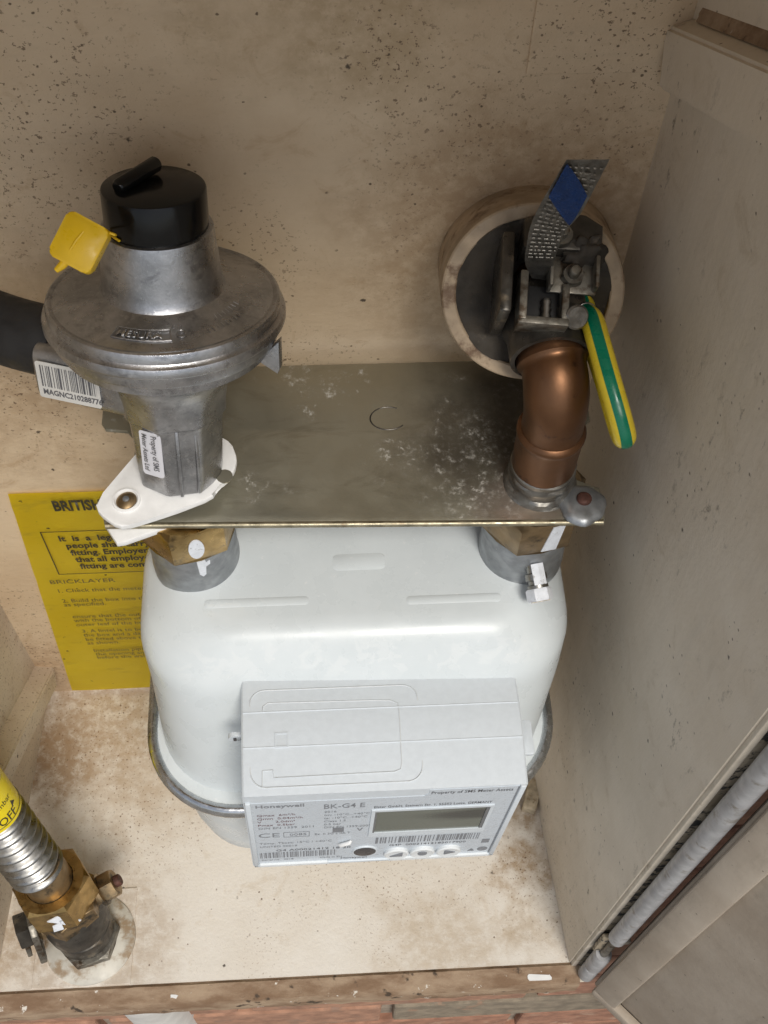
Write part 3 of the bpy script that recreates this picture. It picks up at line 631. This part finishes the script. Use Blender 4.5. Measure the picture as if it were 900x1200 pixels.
# optical port, pin, buttons
def ell(cu, cv, a, b, n=28): return [(cu + a * math.cos(2 * math.pi * i / n), cv + b * math.sin(2 * math.pi * i / n)) for i in range(n)]
def floft(name, levels, mat, par=idx):
    bm = B(); loft(bm, [[F(u, v, d) for u, v in pts] for pts, d in levels]); return obj(name, bm, mat, par, smooth=40)
floft('port_ring', [(ell(59.6, 100, 7.0, 9.4), .1), (ell(59.6, 100, 6.6, 8.8), 1.0), (ell(59.6, 100, 6.0, 8.2), 1.0)], 'index')
floft('optical_port', [(ell(59.6, 100, 6.0, 8.2), .3), (ell(59.6, 100, 5.9, 8.0), 1.05), (ell(59.6, 100, 5.2, 7.2), 1.12)], 'port')
bm = B(); tube(bm, [F(45.6, 83.5, .8), F(46.5, 82.5, 1.6), F(51, 78.5, 1.6), F(51.8, 77.6, .8)], [.0006, .0011, .0011, .0006], 10); obj('lock_pin', bm, 'white_plastic', idx, smooth=50)
for k, (cu, sym) in enumerate(((76.7, 'tri_l'), (90.6, 'dot'), (104.8, 'tri_r'))):
    bt = floft('button', [(ell(cu, 106, 6.6, 9.0), .1), (ell(cu, 106, 6.6, 9.0), 1.6), (ell(cu, 106, 5.8, 8.1), 2.2), (ell(cu, 106, 4.9, 7.0), 2.0), (ell(cu, 106, 3, 4.5), 1.8)], 'button')
    pts = {'tri_l': [(cu - 3.6, 108), (cu + 3.2, 108), (cu + 3.2, 101.5)], 'dot': ell(cu, 105, 2.5, 3.2, 18), 'tri_r': [(cu - 2.4, 101), (cu + 3.4, 105), (cu - 2.4, 108.5)]}[sym]
    bm = B(); fpoly(bm, pts, 1.6, 2.35); obj('button_symbol', bm, 'print_light', bt)
for (u0, u1) in ((74, 127), (4, 40)):
    bm = B(); fpoly(bm, [(u0, 115.4), (u1, 115.4), (u1 + .8, 118.6), (u0 - .8, 118.6)], .3, 1.6); obj('face_ledge', bm, 'button', idx)
floft('recycling_mark', [(ell(123.4, 108, 2.8, 4.0), .3), (ell(123.4, 108, 2.8, 4.0), .38)], 'print_light', film)
fquad('bin_mark', 121.2, 125.2, 89, 96, .37, 'print_light', film)
bm = B(); fpoly(bm, [(115.5, 111), (119.5, 111), (117.5, 106.4)], .3, .38); obj('warning_mark', bm, 'print_light', film)

# ------------------------------------------------------------------ union nuts
for U, mt_, lab, rot in ((UL, 'brass', 'brass hexagon union nut beneath the regulator with white paint mark', .30), (UR, 'brass_old', 'dull brass hexagon union nut beneath the copper elbow with white paint mark', .18)):
    t = thing('union_nut', lab, 'union nut', (U.x, U.y, .372), 'union nuts on top of the meter')
    bm = B(); hexnut(bm, Frame(U), .0248, .3740, .3985, .0022, .012, rot); obj('hexagon_body', bm, mt_, t, smooth=25)
    # paint mark on the facet nearest the front
    best = max(range(6), key=lambda i: -math.sin(rot + (i + .5) * math.pi / 3))
    am = rot + (best + .5) * math.pi / 3; nrm = Vector((math.cos(am), math.sin(am), 0)); PF = Frame(U + nrm * (.0248 * math.cos(math.pi / 6)), nrm, (nrm.y * -1, nrm.x, 0))
    if PF.x.x < 0: PF = Frame(PF.o, nrm, -PF.x)
    sx = 1
    up_ = PF.y.z
    def pp(x, z): return PF.p(x, 0, 0) + Vector((0, 0, z))
    if mt_ == 'brass': mk = [(-.0012 + .0036 * math.cos(q), .3855 + .0080 * math.sin(q)) for q in [2 * math.pi * i / 20 for i in range(20)]]
    else: mk = [(-.001, .3765), (.0062, .3765), (.0078, .397), (.0022, .3965)]
    bm = B(); a = [pp(x, z) + nrm * .0001 for x, z in mk]; b = [pp(x, z) + nrm * .0006 for x, z in mk]; loft(bm, [a, b]); obj('paint_mark', bm, 'paint_mark', t)
    if mt_ == 'brass':
        bm = B(); rr0 = .0210
        A0 = math.atan2(nrm.y, nrm.x); sg = -1
        mk2 = [(-.13, .3722), (.06, .3722), (.07, .3695), (.16, .3705), (.15, .3678), (.05, .3668), (.02, .3600), (-.05, .3585), (-.12, .3610)]
        loft(bm, [[Vector((U.x + r_ * math.cos(A0 + a_ + .02), U.y + r_ * math.sin(A0 + a_ + .02), z_)) for a_, z_ in mk2] for r_ in (.0206, .0212)]); obj('collar_paint_mark', bm, 'paint_mark', t)

# ------------------------------------------------------------------ gas regulator (leaning back a little)
RB = Vector((-.0780, .0275, .4155)); RA = Vector((.030, math.sin(R(19)), math.cos(R(19)))).normalized(); GF = Frame(RB, RA, (1, 0, 0))
reg = thing('gas_regulator', 'cast aluminium gas pressure regulator with wide disc and black cap', 'regulator', tuple(RB))
def octa(r, h, a):
    k = max(0, min(1, (.048 - h) / .016)); s = math.pi / 4; q = ((a + .2) % s) - s / 2
    o_ = r * .97 / math.cos(q) if True else r
    return r * (1 - k) + min(o_, r * 1.035) * k
bm = B()
lathe(bm, [(.0178, -.006), (.0186, .001), (.0192, .012), (.0199, .026), (.0203, .0285), (.0217, .0300), (.0221, .036), (.0232, .042), (.0246, .047), (.0285, .052), (.0350, .0570), (.0385, .0590), (.0400, .0605), (.0402, .0640), (.0410, .0655)], GF, 72, rfun=octa)
obj('lower_body', bm, 'alu', reg, smooth=32)
bm = B()
for a in (-1.45, -1.05):
    box(bm, (.0192, 0, .012), (.0022, .0016, .034), .0005, Frame(RB, RA, GF.x * math.cos(a) + GF.y * math.sin(a)))
obj('casting_ridge', bm, 'alu', reg, smooth=40)
bm = B()
lathe(bm, [(.0410, .0615), (.0424, .0620), (.0426, .0655), (.0428, .0662), (.0450, .0668), (.0453, .0674), (.0454, .0712), (.0458, .0718), (.0474, .0722), (.0480, .0730), (.0481, .0752), (.0476, .0764), (.0466, .0770), (.0461, .0778), (.0461, .0806), (.0456, .0817), (.0448, .0822), (.0440, .0821), (.0432, .0818), (.0410, .0826), (.0330, .0842), (.0268, .0854), (.0246, .0864), (.0237, .0880), (.0233, .0905), (.0228, .0970), (.0220, .1045), (.0215, .1100), (.0212, .1112), (.0200, .1115)], GF, 96)
lid = obj('upper_cover', bm, 'alu', reg, smooth=28)
bm = B(); lathe(bm, [(.0192, .106), (.0197, .1120), (.0196, .1258), (.0193, .1266), (.0186, .1270), (.004, .1270)], GF, 64); cap = obj('black_cap', bm, 'black', reg, smooth=35)
cd = Vector((.0085, .0075, 0)); ca = GF.p(-.0125, -.0055, .1285); cb = GF.p(.0005, .0125, .1305)
bm = B(); tube(bm, [ca, ca.lerp(cb, .04), ca.lerp(cb, .96), cb], [.0022, .0029, .0030, .0024], 14); obj('cap_handle', bm, 'black', cap, smooth=40)
# rim tab on the right, sealing screw lugs
bm = B(); TF = Frame(RB, RA, (math.cos(-.28), math.sin(-.28), 0)); prism(bm, [(.0380, .0585), (.0475, .0690), (.0475, .0560), (.0466, .0535)], -.0022, .0022, Frame(TF.o, -TF.y, TF.x), .0004)
obj('rim_tab', bm, 'alu', reg, smooth=30)
# inlet boss, pointing left and back, with the black hose on it
bd = (Vector((-.93, .36, 0)) - RA * Vector((-.93, .36, 0)).dot(RA)).normalized(); BF = Frame(GF.p(0, 0, .0465), bd, RA)     # z along boss, x up
bm = B(); rs = []
for h, hx, hy in ((.012, .0130, .0180), (.034, .0128, .0178), (.046, .0126, .0172), (.0535, .0122, .0168), (.0545, .0112, .0158)): rs.append([BF.p(x, y, h) for x, y in rrect(hx, hy, .0045, 5, -.0035, 0)])
loft(bm, rs); boss = obj('inlet_boss', bm, 'alu', reg, smooth=40)
hs = thing('outlet_hose', 'thick black rubber pipe entering the regulator from the left edge', 'pipe', tuple(BF.p(0, 0, .05)))
hp = [BF.p(.001, .002, .050), BF.p(.001, .002, .062), BF.p(.002, .003, .080), BF.p(.006, .006, .11), BF.p(.012, .012, .15), BF.p(.012, .02, .19)]
hp = smooth_path(hp, 6); hp = [p for p in hp if p.x > -.246 and p.y < .077] 
bm = B(); tube(bm, hp, .0152, 28); obj('hose_wall', bm, 'rubber', hs, smooth=40)
# barcode label on the boss' front side
LY = -.0181 if BF.y.y > 0 else .0181; ls = 1 if LY > 0 else -1
lab = thing('barcode_label', 'white barcode label on the side of the regulator inlet', 'label', tuple(BF.p(-.006, LY, .04)))
def LP(u, v, d=.0003): return BF.p(-.0038 + v, LY + ls * d, .0535 - u)      # u to the right from the boss end, v up
bm = B(); lp = rrect(.0142, .0088, .0012, 4, .0157, -.0005); loft(bm, [[LP(u, v, .0000) for u, v in lp], [LP(u, v, .0003) for u, v in lp]]); obj('label_paper', bm, 'barlabel', lab)
barcode(.0035, .0285, -.0035, .0068, lambda u, v: LP(u, v, .0005), 'print', lab, 5, 26)
text('MAGNC210288776', .0036, lambda x, y, z: LP(.0035 + x, -.0072 + y, .0005), 'print', lab, xs=.92, bold=.0001)
# property sticker on the front of the lower neck
st = thing('property_sticker', 'small white property sticker with sideways text on regulator neck', 'sticker', tuple(GF.p(-.006, -.019, .014)))
def NP(u, v, d): a = -math.pi / 2 - .46 + u / .0196; r = .0197 + d + .0004; return GF.p(r * math.cos(a), r * math.sin(a), v)
bm = B(); sp_ = rrect(.0050, .0112, .0014, 4, 0, .0165); loft(bm, [[NP(u, v, .0002) for u, v in sp_], [NP(u, v, .0006) for u, v in sp_]]); obj('sticker_paper', bm, 'sticker', st, smooth=40)
for k, s in enumerate(('Property of SMS', 'Meter Assets Ltd')):
    text(s, .0034, (lambda kk: lambda x, y, z: NP(.0009 - kk * .0042 + y, 0.0268 - x, .0009))(k), 'print', st, xs=.80, bold=.00006)
# cast maker's mark on the cover
def CP(a0, r0, d=0):       # map text onto the dome, arc at the front
    def fn(x, y, z):
        r = r0 - y; a = a0 + x / r0; h = .0827 + (.0410 - r) * (.0866 - .0827) / (.0410 - .0265)
        return GF.p(r * math.cos(a), r * math.sin(a), h + d + z)
    return fn
text('MESURA', .0046, CP(-1.98, .0372, -.0001), 'alu', lid, xs=1.05, bold=.00012, depth=.0005, name='cast_lettering')
bm = B(); f_ = CP(-1.98, .0372, 0); xs = [-.0012 + i * .0225 / 14 for i in range(15)]
for y0 in (-.0012, .0042): tube(bm, [f_(x, y0, .0001) for x in xs], .00028, 6)
for x0 in (-.0012, .0213): tube(bm, [f_(x0, -.0012, .0001), f_(x0, .0015, .0001), f_(x0, .0042, .0001)], .00028, 6)
tube(bm, [f_(.0255 + .0017 * math.cos(2 * math.pi * i / 14), .0016 + .0017 * math.sin(2 * math.pi * i / 14), .0001) for i in range(15)], .00025, 6)
obj('cast_border', bm, 'alu', lid, smooth=50)
bm = B(); rnd = random.Random(4)
for a0, r0, cnt in ((-1.00, .0375, 8), (-.82, .0330, 7)):
    for i in range(cnt):
        f_ = CP(a0, r0, 0); x = i * .0022; tube(bm, [f_(x, 0, .00005), f_(x + rnd.uniform(-.0002, .0009), .0022, .00005)], .00018, 5)
obj('cast_marks', bm, 'alu', lid, smooth=50)
# yellow seal
sl_ = thing('yellow_seal', 'yellow plastic security seal hanging beside the black regulator cap', 'seal', (-.088, .02, .545))
sealc = Vector((-.0985, .040, .536)); SLF = Frame(sealc, Vector((-.05, -.60, .80)), Vector((.865, -.40, -.30)))
bm = B(); prism(bm, rrect(.0083, .0089, .0024, 5), -.0026, .0026, SLF, .0009); obj('seal_body', bm, 'yellow', sl_, smooth=35)
bm = B(); tube(bm, [SLF.p(-.0015, -.004, .0022), SLF.p(-.001, .0, .0026), SLF.p(-.0002, .0042, .0022)], .0006, 8); obj('seal_ridge', bm, 'yellow', sl_, smooth=50)
bm = B(); tube(bm, [SLF.p(-.0015, -.0074, 0), SLF.p(-.0022, -.0100, 0), SLF.p(-.0034, -.0128, -.0003)], [.0017, .0016, .0010], 12); obj('seal_stub', bm, 'yellow', sl_, smooth=50)
bm = B(); tube(bm, smooth_path([SLF.p(.004, .0075, 0), SLF.p(.0095, .0085, -.001), GF.p(-.0180, -.0115, .1145), GF.p(-.012, -.0165, .1128)], 5), .0005, 8); obj('seal_wire', bm, 'yellow', sl_, smooth=50)

# ------------------------------------------------------------------ white tamper clip on the plate
cl = thing('security_clip', 'white plastic security clip around the regulator base on the plate corner', 'clip', (-.09, .02, PZ))
cp = [(-.1150, .0118), (-.1128, .0060), (-.1040, -.0010), (-.0985, .0000), (-.0822, .0055), (-.0640, .0125), (-.0632, .0175), (-.0600, .0195), (-.0572, .0222), (-.0545, .0262), (-.0535, .0325), (-.0560, .0410), (-.0640, .0470), (-.080, .0500), (-.0930, .0440), (-.0990, .0360)]
bm = B(); cp = [q for (x0, y0), (x1, y1) in zip(cp, cp[1:] + cp[:1]) for q in ((x0 * .8 + x1 * .2, y0 * .8 + y1 * .2), (x0 * .2 + x1 * .8, y0 * .2 + y1 * .8))]
prism(bm, [(x * .992, y - .0028) for x, y in cp], PZ + .0085, PZ + .0118, W0, .0007); obj('clip_plate', bm, 'white_plastic', cl, smooth=30)
bm = B(); lathe(bm, [(.0062, PZ + 0.0112), (.0060, PZ + 0.0130), (.0052, PZ + 0.0132), (.0046, PZ + 0.0122), (.0044, PZ + 0.0119)], Frame((-.1005, .0092, 0)), 28, caps=False); obj('screw_recess', bm, 'white_plastic', cl, smooth=40)
bm = B(); lathe(bm, [(.0045, PZ + 0.0116), (.0044, PZ + 0.0122), (.0030, PZ + 0.0130), (.0010, PZ + 0.0133)], Frame((-.1005, .0092, 0)), 20, rfun=lambda r, h, a: r * (1 + .06 * math.sin(2 * a))); obj('rivet', bm, 'brass_old', cl, smooth=45)
bm = B(); lathe(bm, [(.0016, PZ + 0.0126), (.0014, PZ + 0.0138), (.0006, PZ + 0.0141)], Frame((-.1005, .0092, 0)), 14); obj('rivet_pin', bm, 'zinc', cl, smooth=45)
bm = B(); prism(bm, [(-.1118, .0050), (-.1060, -.0045), (-.1025, -.0040), (-.0800, .0045), (-.090, .030), (-.1080, .0140)], PZ - .0042, PZ - .0004, W0, .0006); obj('clip_underside', bm, 'white_plastic', cl, smooth=30)
bm = B(); lathe(bm, [(.0036, PZ + .0115), (.0036, PZ + .0120)], Frame((-.0585, .0202, 0)), 16); obj('clip_notch', bm, 'plate', cl)

# ------------------------------------------------------------------ copper elbow
el = thing('copper_elbow', 'brown tarnished copper elbow pipe rising from the bracket plate', 'pipe', (.0825, .0195, PZ + .002))
axis = [(.0818, .0188, .412), (.0818, .0188, .4290), (.0818, .0189, .4450), (.0816, .0204, .4580), (.0810, .0262, .4665), (.0801, .0350, .4700), (.0790, .046, .4730), (.078, .062, .476), (.077, .080, .478)]
P = smooth_path(axis, 16)
def elr(t):
    k = t * 8; lv = ((0, .0140), (1.66, .0142), (1.74, .0149), (1.86, .0149), (1.92, .0132), (2.3, .0130), (3.4, .0136), (4.55, .0134), (4.68, .0138), (4.8, .0149), (5.0, .0149), (6.3, .0148), (6.45, .0123), (9, .0123))
    for (q, r0), (w_, r1) in zip(lv, lv[1:]):
        if k <= w_: return r0 + (r1 - r0) * (k - q) / (w_ - q)
    return .0123
bm = B(); tube(bm, P, elr, 36); obj('elbow_tube', bm, 'copper', el, smooth=30)
bm = B(); lathe(bm, [(.0130, .4190), (.0146, .4172), (.0144, .4150), (.0141, .4140), (.0149, .4130), (.0150, .4105), (.0144, .4095), (.0145, .4065), (.0156, .4055), (.0160, .4035), (.0166, .4028), (.0164, .4018)][::-1], Frame((.0820, .0188, 0)), 40, rfun=lambda r, h, a: r * (1 + .012 * math.sin(5 * a + h * 3000))); obj('solder_collar', bm, 'solder', el, smooth=40)

# ------------------------------------------------------------------ earth bonding clamp
ck = thing('earth_clamp', 'grimy metal earth bonding clamp on the pipe with two screws', 'clamp', (.078, .052, .49))
PA = Vector((-.03, .96, .14)).normalized(); PF_ = Frame((.0782, .0570, .4750), PA, (1, 0, 0))     # z along the pipe, x right, y ~ up
if PF_.y.z < 0: PF_ = Frame(PF_.o, -PA, (1, 0, 0))
Zs = 1 if PF_.z.y > 0 else -1
CF = Frame((.0772, .0590, .4850), Vector((0, -.38, .92)), (1, -.12, 0))      # clamp top frame: z up and towards the viewer
bm = B(); lathe(bm, [(.0146, -.0085), (.0172, -.0085), (.0180, -.007), (.0180, .010), (.0165, .013), (.0165, .024), (.0146, .024)], PF_, 36, caps=False); obj('strap_band', bm, 'dark_iron', ck, smooth=40)
bm = B()
for c, s in (((.0085, .000, .0165), (.0195, .0150, .0016)), ((-.0005, .000, .0205), (.0016, .0150, .0095)), ((.0175, .000, .0200), (.0016, .0130, .0085))): box(bm, c, s, .0005, CF)
obj('saddle_bracket', bm, 'steel_old', ck, smooth=30)
bm = B(); box(bm, (-.0175, -.002, .006), (.0050, .0330, .0320), .0014, CF); obj('side_cheek', bm, 'dark_iron', ck, smooth=30)
bm = B()
for c, s in (((-.0105, -.0105, .0145), (.0032, .0200, .0130)), ((.0062, -.0120, .0145), (.0030, .0150, .0110)), ((-.0022, -.0205, .0145), (.0200, .0032, .0120))): box(bm, c, s, .0006, CF)
obj('clamp_stirrup', bm, 'steel_old', ck, smooth=30)
bm = B(); box(bm, (-.002, -.012, .0105), (.0140, .0170, .0030), .0006, CF); obj('stirrup_void', bm, 'rubber', ck, smooth=30)  # black block standing in for the shaded void inside the stirrup
for (x, y, z0, r, nm) in ((.0085, -.0010, .0173, .0046, 'terminal_screw'), (.0020, .0125, .0235, .0050, 'clamp_bolt')):
    bm = B(); hexnut(bm, Frame(CF.p(x, y, 0), CF.z, CF.x), r, z0, z0 + .0042, .0006, 0, .3); sc_ = obj(nm, bm, 'steel_old', ck, smooth=25)
    bm = B(); lathe(bm, [(r * .5, z0 + .004), (r * .5, z0 + .0085), (r * .38, z0 + .0092)], Frame(CF.p(x, y, 0), CF.z, CF.x), 16); obj('screw_end', bm, 'steel_old', sc_, smooth=40)
bm = B(); prism(bm, [(-.012, .0075), (.014, .0080), (.019, .012), (.0190, .0190), (.012, .0230), (-.002, .024), (-.012, .0195)], .0060, .0235, CF, .0010); obj('clamp_block', bm, 'dark_iron', ck, smooth=30)
bm = B(); bmesh.ops.create_icosphere(bm, subdivisions=4, radius=1)
for q in bm.verts:
    d_ = q.co.normalized(); k_ = 1 + .35 * mnoise.noise(d_ * 2.1) + .22 * mnoise.noise(d_ * 5.3)
    q.co = Vector((.0900, .0600, .5020)) + Vector((d_.x * .0095, d_.y * .006, d_.z * .0105)) * k_
obj('grease_lump', bm, 'filler', sleeve, smooth=60)
bm = B(); LF = Frame(CF.p(.0105, -.0165, .0165), Vector((.25, -.75, .6)), CF.x); lathe(bm, [(.0046, -.008), (.0050, 0), (.0050, .0022), (.0042, .0030)], LF, 24); obj('terminal_stud', bm, 'solder', ck, smooth=40)
bm = B(); tube(bm, [CF.p(-.0005, -.0195 + .0014 * i, .0145) for i in range(8)], [.0022, .0017] * 4, 12); obj('threaded_screw', bm, 'steel', ck, smooth=40)
# embossed tag with blue diamond
tagt = thing('clamp_tag', 'embossed silver foil warning tag with a blue diamond standing above the clamp', 'tag', (.072, .045, .505))
Lp = [Vector(p) for p in ((.0700, .052, .4990), (.0655, .049, .511), (.0637, .044, .5253), (.0630, .040, .540), (.0642, .036, .5542), (.0667, .034, .566), (.0691, .032, .5771))]
Rp = [Vector(p) for p in ((.0790, .052, .4970), (.0768, .049, .510), (.0760, .044, .5241), (.0765, .040, .537), (.0788, .036, .5482), (.0812, .034, .562), (.0836, .032, .5768))]
Lp, Rp = smooth_path(Lp, 5), smooth_path(Rp, 5)
bm = B(); g = []
for i, (a, b) in enumerate(zip(Lp, Rp)): g.append([bm.verts.new(a.lerp(b, j / 8) + Vector((0, -.0004 * mnoise.noise(Vector((i * 1.1, j * .7, 5))), 0))) for j in range(9)])
for i in range(len(g) - 1):
    for j in range(8): bm.faces.new((g[i][j], g[i][j + 1], g[i + 1][j + 1], g[i + 1][j]))
bmesh.ops.solidify(bm, geom=list(bm.faces), thickness=.0005); tg = obj('foil_strip', bm, 'tag', tagt, smooth=50)
def TP(s, t, d=.0006):      # s across 0..1, t along 0..1
    f = t * (len(Lp) - 1); i = min(int(f), len(Lp) - 2); k = f - i; a = Lp[i].lerp(Lp[i + 1], k); b = Rp[i].lerp(Rp[i + 1], k); nrm = (b - a).cross(Lp[i + 1] - Lp[i]).normalized()
    if nrm.y > 0: nrm = -nrm
    return a.lerp(b, s) + nrm * d
bm = B(); cs = [(.03, .985), (.06, .735), (.93, .57), (.90, .80)]; n_ = 8; gg = []
for i in range(n_ + 1):
    gg.append([bm.verts.new(TP(*( (cs[0][q] * (1 - i / n_) + cs[1][q] * i / n_) * (1 - j / n_) + (cs[3][q] * (1 - i / n_) + cs[2][q] * i / n_) * (j / n_) for q in (0, 1)), d=.0009)) for j in range(n_ + 1)])
for i in range(n_):
    for j in range(n_): bm.faces.new((gg[i][j], gg[i][j + 1], gg[i + 1][j + 1], gg[i + 1][j]))
bmesh.ops.solidify(bm, geom=list(bm.faces), thickness=-.0003); obj('blue_diamond', bm, 'blue', tagt, smooth=50)
bm = B(); rnd = random.Random(2)
for t0 in [.24 + .034 * i for i in range(22)]:
    s = .10
    while s < .88:
        l = rnd.uniform(.05, .16); tube(bm, [TP(s, t0, .0005), TP(min(.92, s + l), t0, .0005)], .00032, 5); s += l + rnd.uniform(.04, .10)
obj('embossing', bm, 'tag', tagt, smooth=60)
# earth wire: hairpin of green and yellow cable
ew = thing('earth_wire', 'green and yellow striped earth wire looping down from the clamp', 'wire', (.095, .045, .484))
wp = smooth_path([(.0930, .046, .4835), (.0945, .040, .4865), (.0953, .030, .4868), (.0973, .016, .4838), (.1005, .004, .4775), (.1030, -.002, .4715), (.1043, -.0035, .4672), (.1046, .001, .4640), (.1035, .009, .4650), (.1010, .022, .4690), (.0985, .036, .4720), (.0965, .05, .474), (.0955, .060, .4745)], 8)
bm = B(); tube(bm, wp, .0048, 24, hint=(1, 0, 0)); obj('yellow_insulation', bm, 'wire_yellow', ew, smooth=50)
for a in (1.42, 4.56):
    bm = B(); tube(bm, wp, .00492, 8, a0=a, a1=a + .95, hint=(1, 0, 0)); obj('green_stripe', bm, 'green', ew, smooth=50)
bm = B(); lathe(bm, [(.0043, -.0008), (.0052, -.0004), (.0052, .0006), (.0043, .001)], Frame(wp[0], wp[1] - wp[0], (1, 0, 0)), 20); obj('wire_ferrule', bm, 'steel', ew, smooth=40)

# ------------------------------------------------------------------ emergency control valve and flexible hose, lower left
VB = Vector((-.1865, -.0835, 0)); VA = Vector((-.155, .235, .97)).normalized()
v = thing('control_valve', 'brass gas control valve with hexagon nut bolted to the box floor', 'valve', tuple(VB))
bm = B(); lathe(bm, [(.0305, .0002), (.0305, .0024), (.0293, .0034), (.016, .0046)], Frame(VB), 56, rfun=lambda r, h, a: r * (1 + .015 * math.sin(2 * a + .5))); obj('floor_washer', bm, 'washer', v, smooth=40, label='dirty white round plastic floor washer')
bm = B(); hexnut(bm, Frame(VB), .0215, .0046, .0140, .0012, 0, .25); obj('locknut', bm, 'steel_old', v, smooth=25)
VF = Frame(VB + Vector((0, .001, .010)), VA, (1, 0, 0))
bm = B(); lathe(bm, [(.0175, .000), (.0195, .004), (.0195, .014), (.0182, .0155), (.0210, .0185), (.0218, .035), (.0205, .048), (.0170, .056)], VF, 40); obj('valve_body', bm, 'dark_iron', v, smooth=35)
bm = B(); hexnut(bm, VF, .0242, .040, .0535, .001, 0, .62); obj('body_flats', bm, 'brass_old', v, smooth=25)
bm = B(); hexnut(bm, VF, .0252, .052, .0760, .0020, .0155, .05); nut = obj('union_hexagon', bm, 'brass', v, smooth=25)
bm = B(); lathe(bm, [(.0150, .070), (.0150, .096), (.0142, .099)], VF, 36); obj('hose_tail', bm, 'brass_old', v, smooth=35)
# plug on the right of the body
QD = Vector((.86, .36, .25)).normalized(); QF = Frame(VF.p(.012, .004, .042), QD, (0, 0, 1))
bm = B(); lathe(bm, [(.0085, .0), (.0085, .010), (.0110, .0105), (.0110, .0125), (.007, .013)], QF, 28); obj('plug_washer', bm, 'brass_old', v, smooth=35)
bm = B(); hexnut(bm, QF, .0098, .0125, .0220, .0010, 0, .2); obj('hexagon_plug', bm, 'brass_old', v, smooth=25)
bm = B(); lathe(bm, [(.0040, .021), (.0040, .0250), (.0034, .0258)], QF, 16); obj('plug_stud', bm, 'rust', v, smooth=35)
# lever and spindle on the left
LD = Vector((-.93, -.33, .10)).normalized(); LF2 = Frame(VF.p(-.010, -.004, .036), LD, (0, .3, 1))
bm = B(); lathe(bm, [(.0110, .0), (.0110, .010), (.0090, .012)], LF2, 24); obj('spindle_boss', bm, 'brass_old', v, smooth=35)
bm = B(); lathe(bm, [(.0052, -.001), (.0052, .0025), (.0040, .0035)], Frame(LF2.p(-.0085, .0100, .0095), Vector((-.2, -.8, .5)), (1, 0, 0)), 16); obj('stop_pin', bm, 'rust', v, smooth=35)
bm = B(); prism(bm, [(-.032, -.006), (-.027, -.0125), (.008, -.0135), (.0135, -.008), (.0135, .008), (.008, .0135), (-.018, .0125), (-.029, .006)], .012, .0165, LF2, .0008); lever = obj('lever', bm, 'steel_old', v, smooth=30)
bm = B(); prism(bm, [(-.010, -.0075), (.009, -.0070), (.010, .006), (-.012, .0065)], .0165, .0250, LF2, .001); obj('lever_hub', bm, 'dark_iron', lever, smooth=30)
bm = B(); box(bm, (-.018, -.001, .0215), (.012, .011, .003), .0006, LF2); obj('lever_tip', bm, 'steel_old', lever, smooth=30)
bm = B(); tube(bm, [LF2.p(-.020, .002, .0145), LF2.p(-.030, .003, .015), LF2.p(-.036, .003, .0152)], .0012, 8); obj('split_pin', bm, 'rust', lever, smooth=40)
# paint mark across the nut
bm = B()
MF = Frame(VF.p(0, 0, .0640), (Vector((.35, -.9, 0)) - VA * Vector((.35, -.9, 0)).dot(VA)).normalized(), (1, .3, 0))
for pts in ([(-.0055, .0030), (-.001, .0040), (.0008, .0005), (-.0018, -.0012)], [(-.0045, -.0015), (-.0010, -.0010), (-.0012, -.0062), (-.0050, -.0055)], [(-.0014, .0006), (.0012, .0010), (.0062, -.0048), (.0028, -.0072), (-.0012, -.0022)]):
    prism(bm, [(x * 1.6, y * 1.6) for x, y in pts], .0220, .0227, MF)
obj('paint_mark', bm, 'paint_mark', v)
# flexible hose
fh = thing('flexible_hose', 'corrugated stainless flexible gas hose with yellow sleeve rising from the valve', 'hose', tuple(VF.p(0, 0, .07)))
bm = B(); prof = [(.0146, .094)]
for i in range(73):
    hh = .096 + .070 * i / 72; prof.append((.0156 + .0022 * math.cos(2 * math.pi * i / 9), hh))
HB = Vector((-.004, .022, .0))
HV = (VA + Vector((-.02, .0, .0))).normalized(); HF = Frame(VF.o, HV, (1, 0, 0))
lathe(bm, prof, HF, 40); obj('corrugated_section', bm, 'steel', fh, smooth=60)
bm = B(); lathe(bm, [(.0165, .162), (.0172, .1628), (.0172, .218), (.0170, .240), (.0170, .420)], HF, 40); slv = obj('yellow_sleeve', bm, 'yellow_tape', fh, smooth=40)
def YP(a0, h0, tilt=0):
    def fn(x, y, z):
        a = a0 + x / .0172; return HF.p(.01735 * math.cos(a), .01735 * math.sin(a), h0 + y)
    return fn
text('OFF', .0088, YP(-1.0, .1665), 'sign_ink', slv, xs=.85, bold=.0001); text('MOP 75mbar', .0060, YP(-1.75, .179), 'sign_ink', slv, xs=.85)
text('ON  GAS', .0085, YP(-1.6, .200), 'sign_ink', slv, xs=.9)
bm = B(); f_ = YP(-1.75, .1655)
for pts in ([(0, .002), (.006, .002), (.006, .0032), (0, .0032)], [(.006, .0002), (.0105, .0026), (.006, .005)]):
    bm.faces.new([bm.verts.new(f_(x, y, 0)) for x, y in pts])
f_ = YP(-.3, .172)
bm.faces.new([bm.verts.new(f_(x, y, 0)) for x, y in [(0, 0), (.004, .001), (.001, .005)]]); obj('arrow_mark', bm, 'sign_ink', slv)
bm = B(); lathe(bm, [(.01722, .193), (.01745, .1933), (.01745, .2300), (.01722, .2303)], HF, 40, caps=False); obj('sleeve_overlap', bm, 'yellow_tape', fh, smooth=40)

# ------------------------------------------------------------------ small offcut at the right wall
bm = B(); OFr = Frame((.1275, .000, 0), (0, 0, 1), (1, -.35, 0)); box(bm, (0, 0, .0065), (.010, .022, .013), .0012, OFr)
obj('wooden_offcut', bm, 'foam', None, smooth=35, loc=(.1275, 0, 0), label='small pale wooden block lying against the right wall behind the meter', cat='block')

flush_texts()
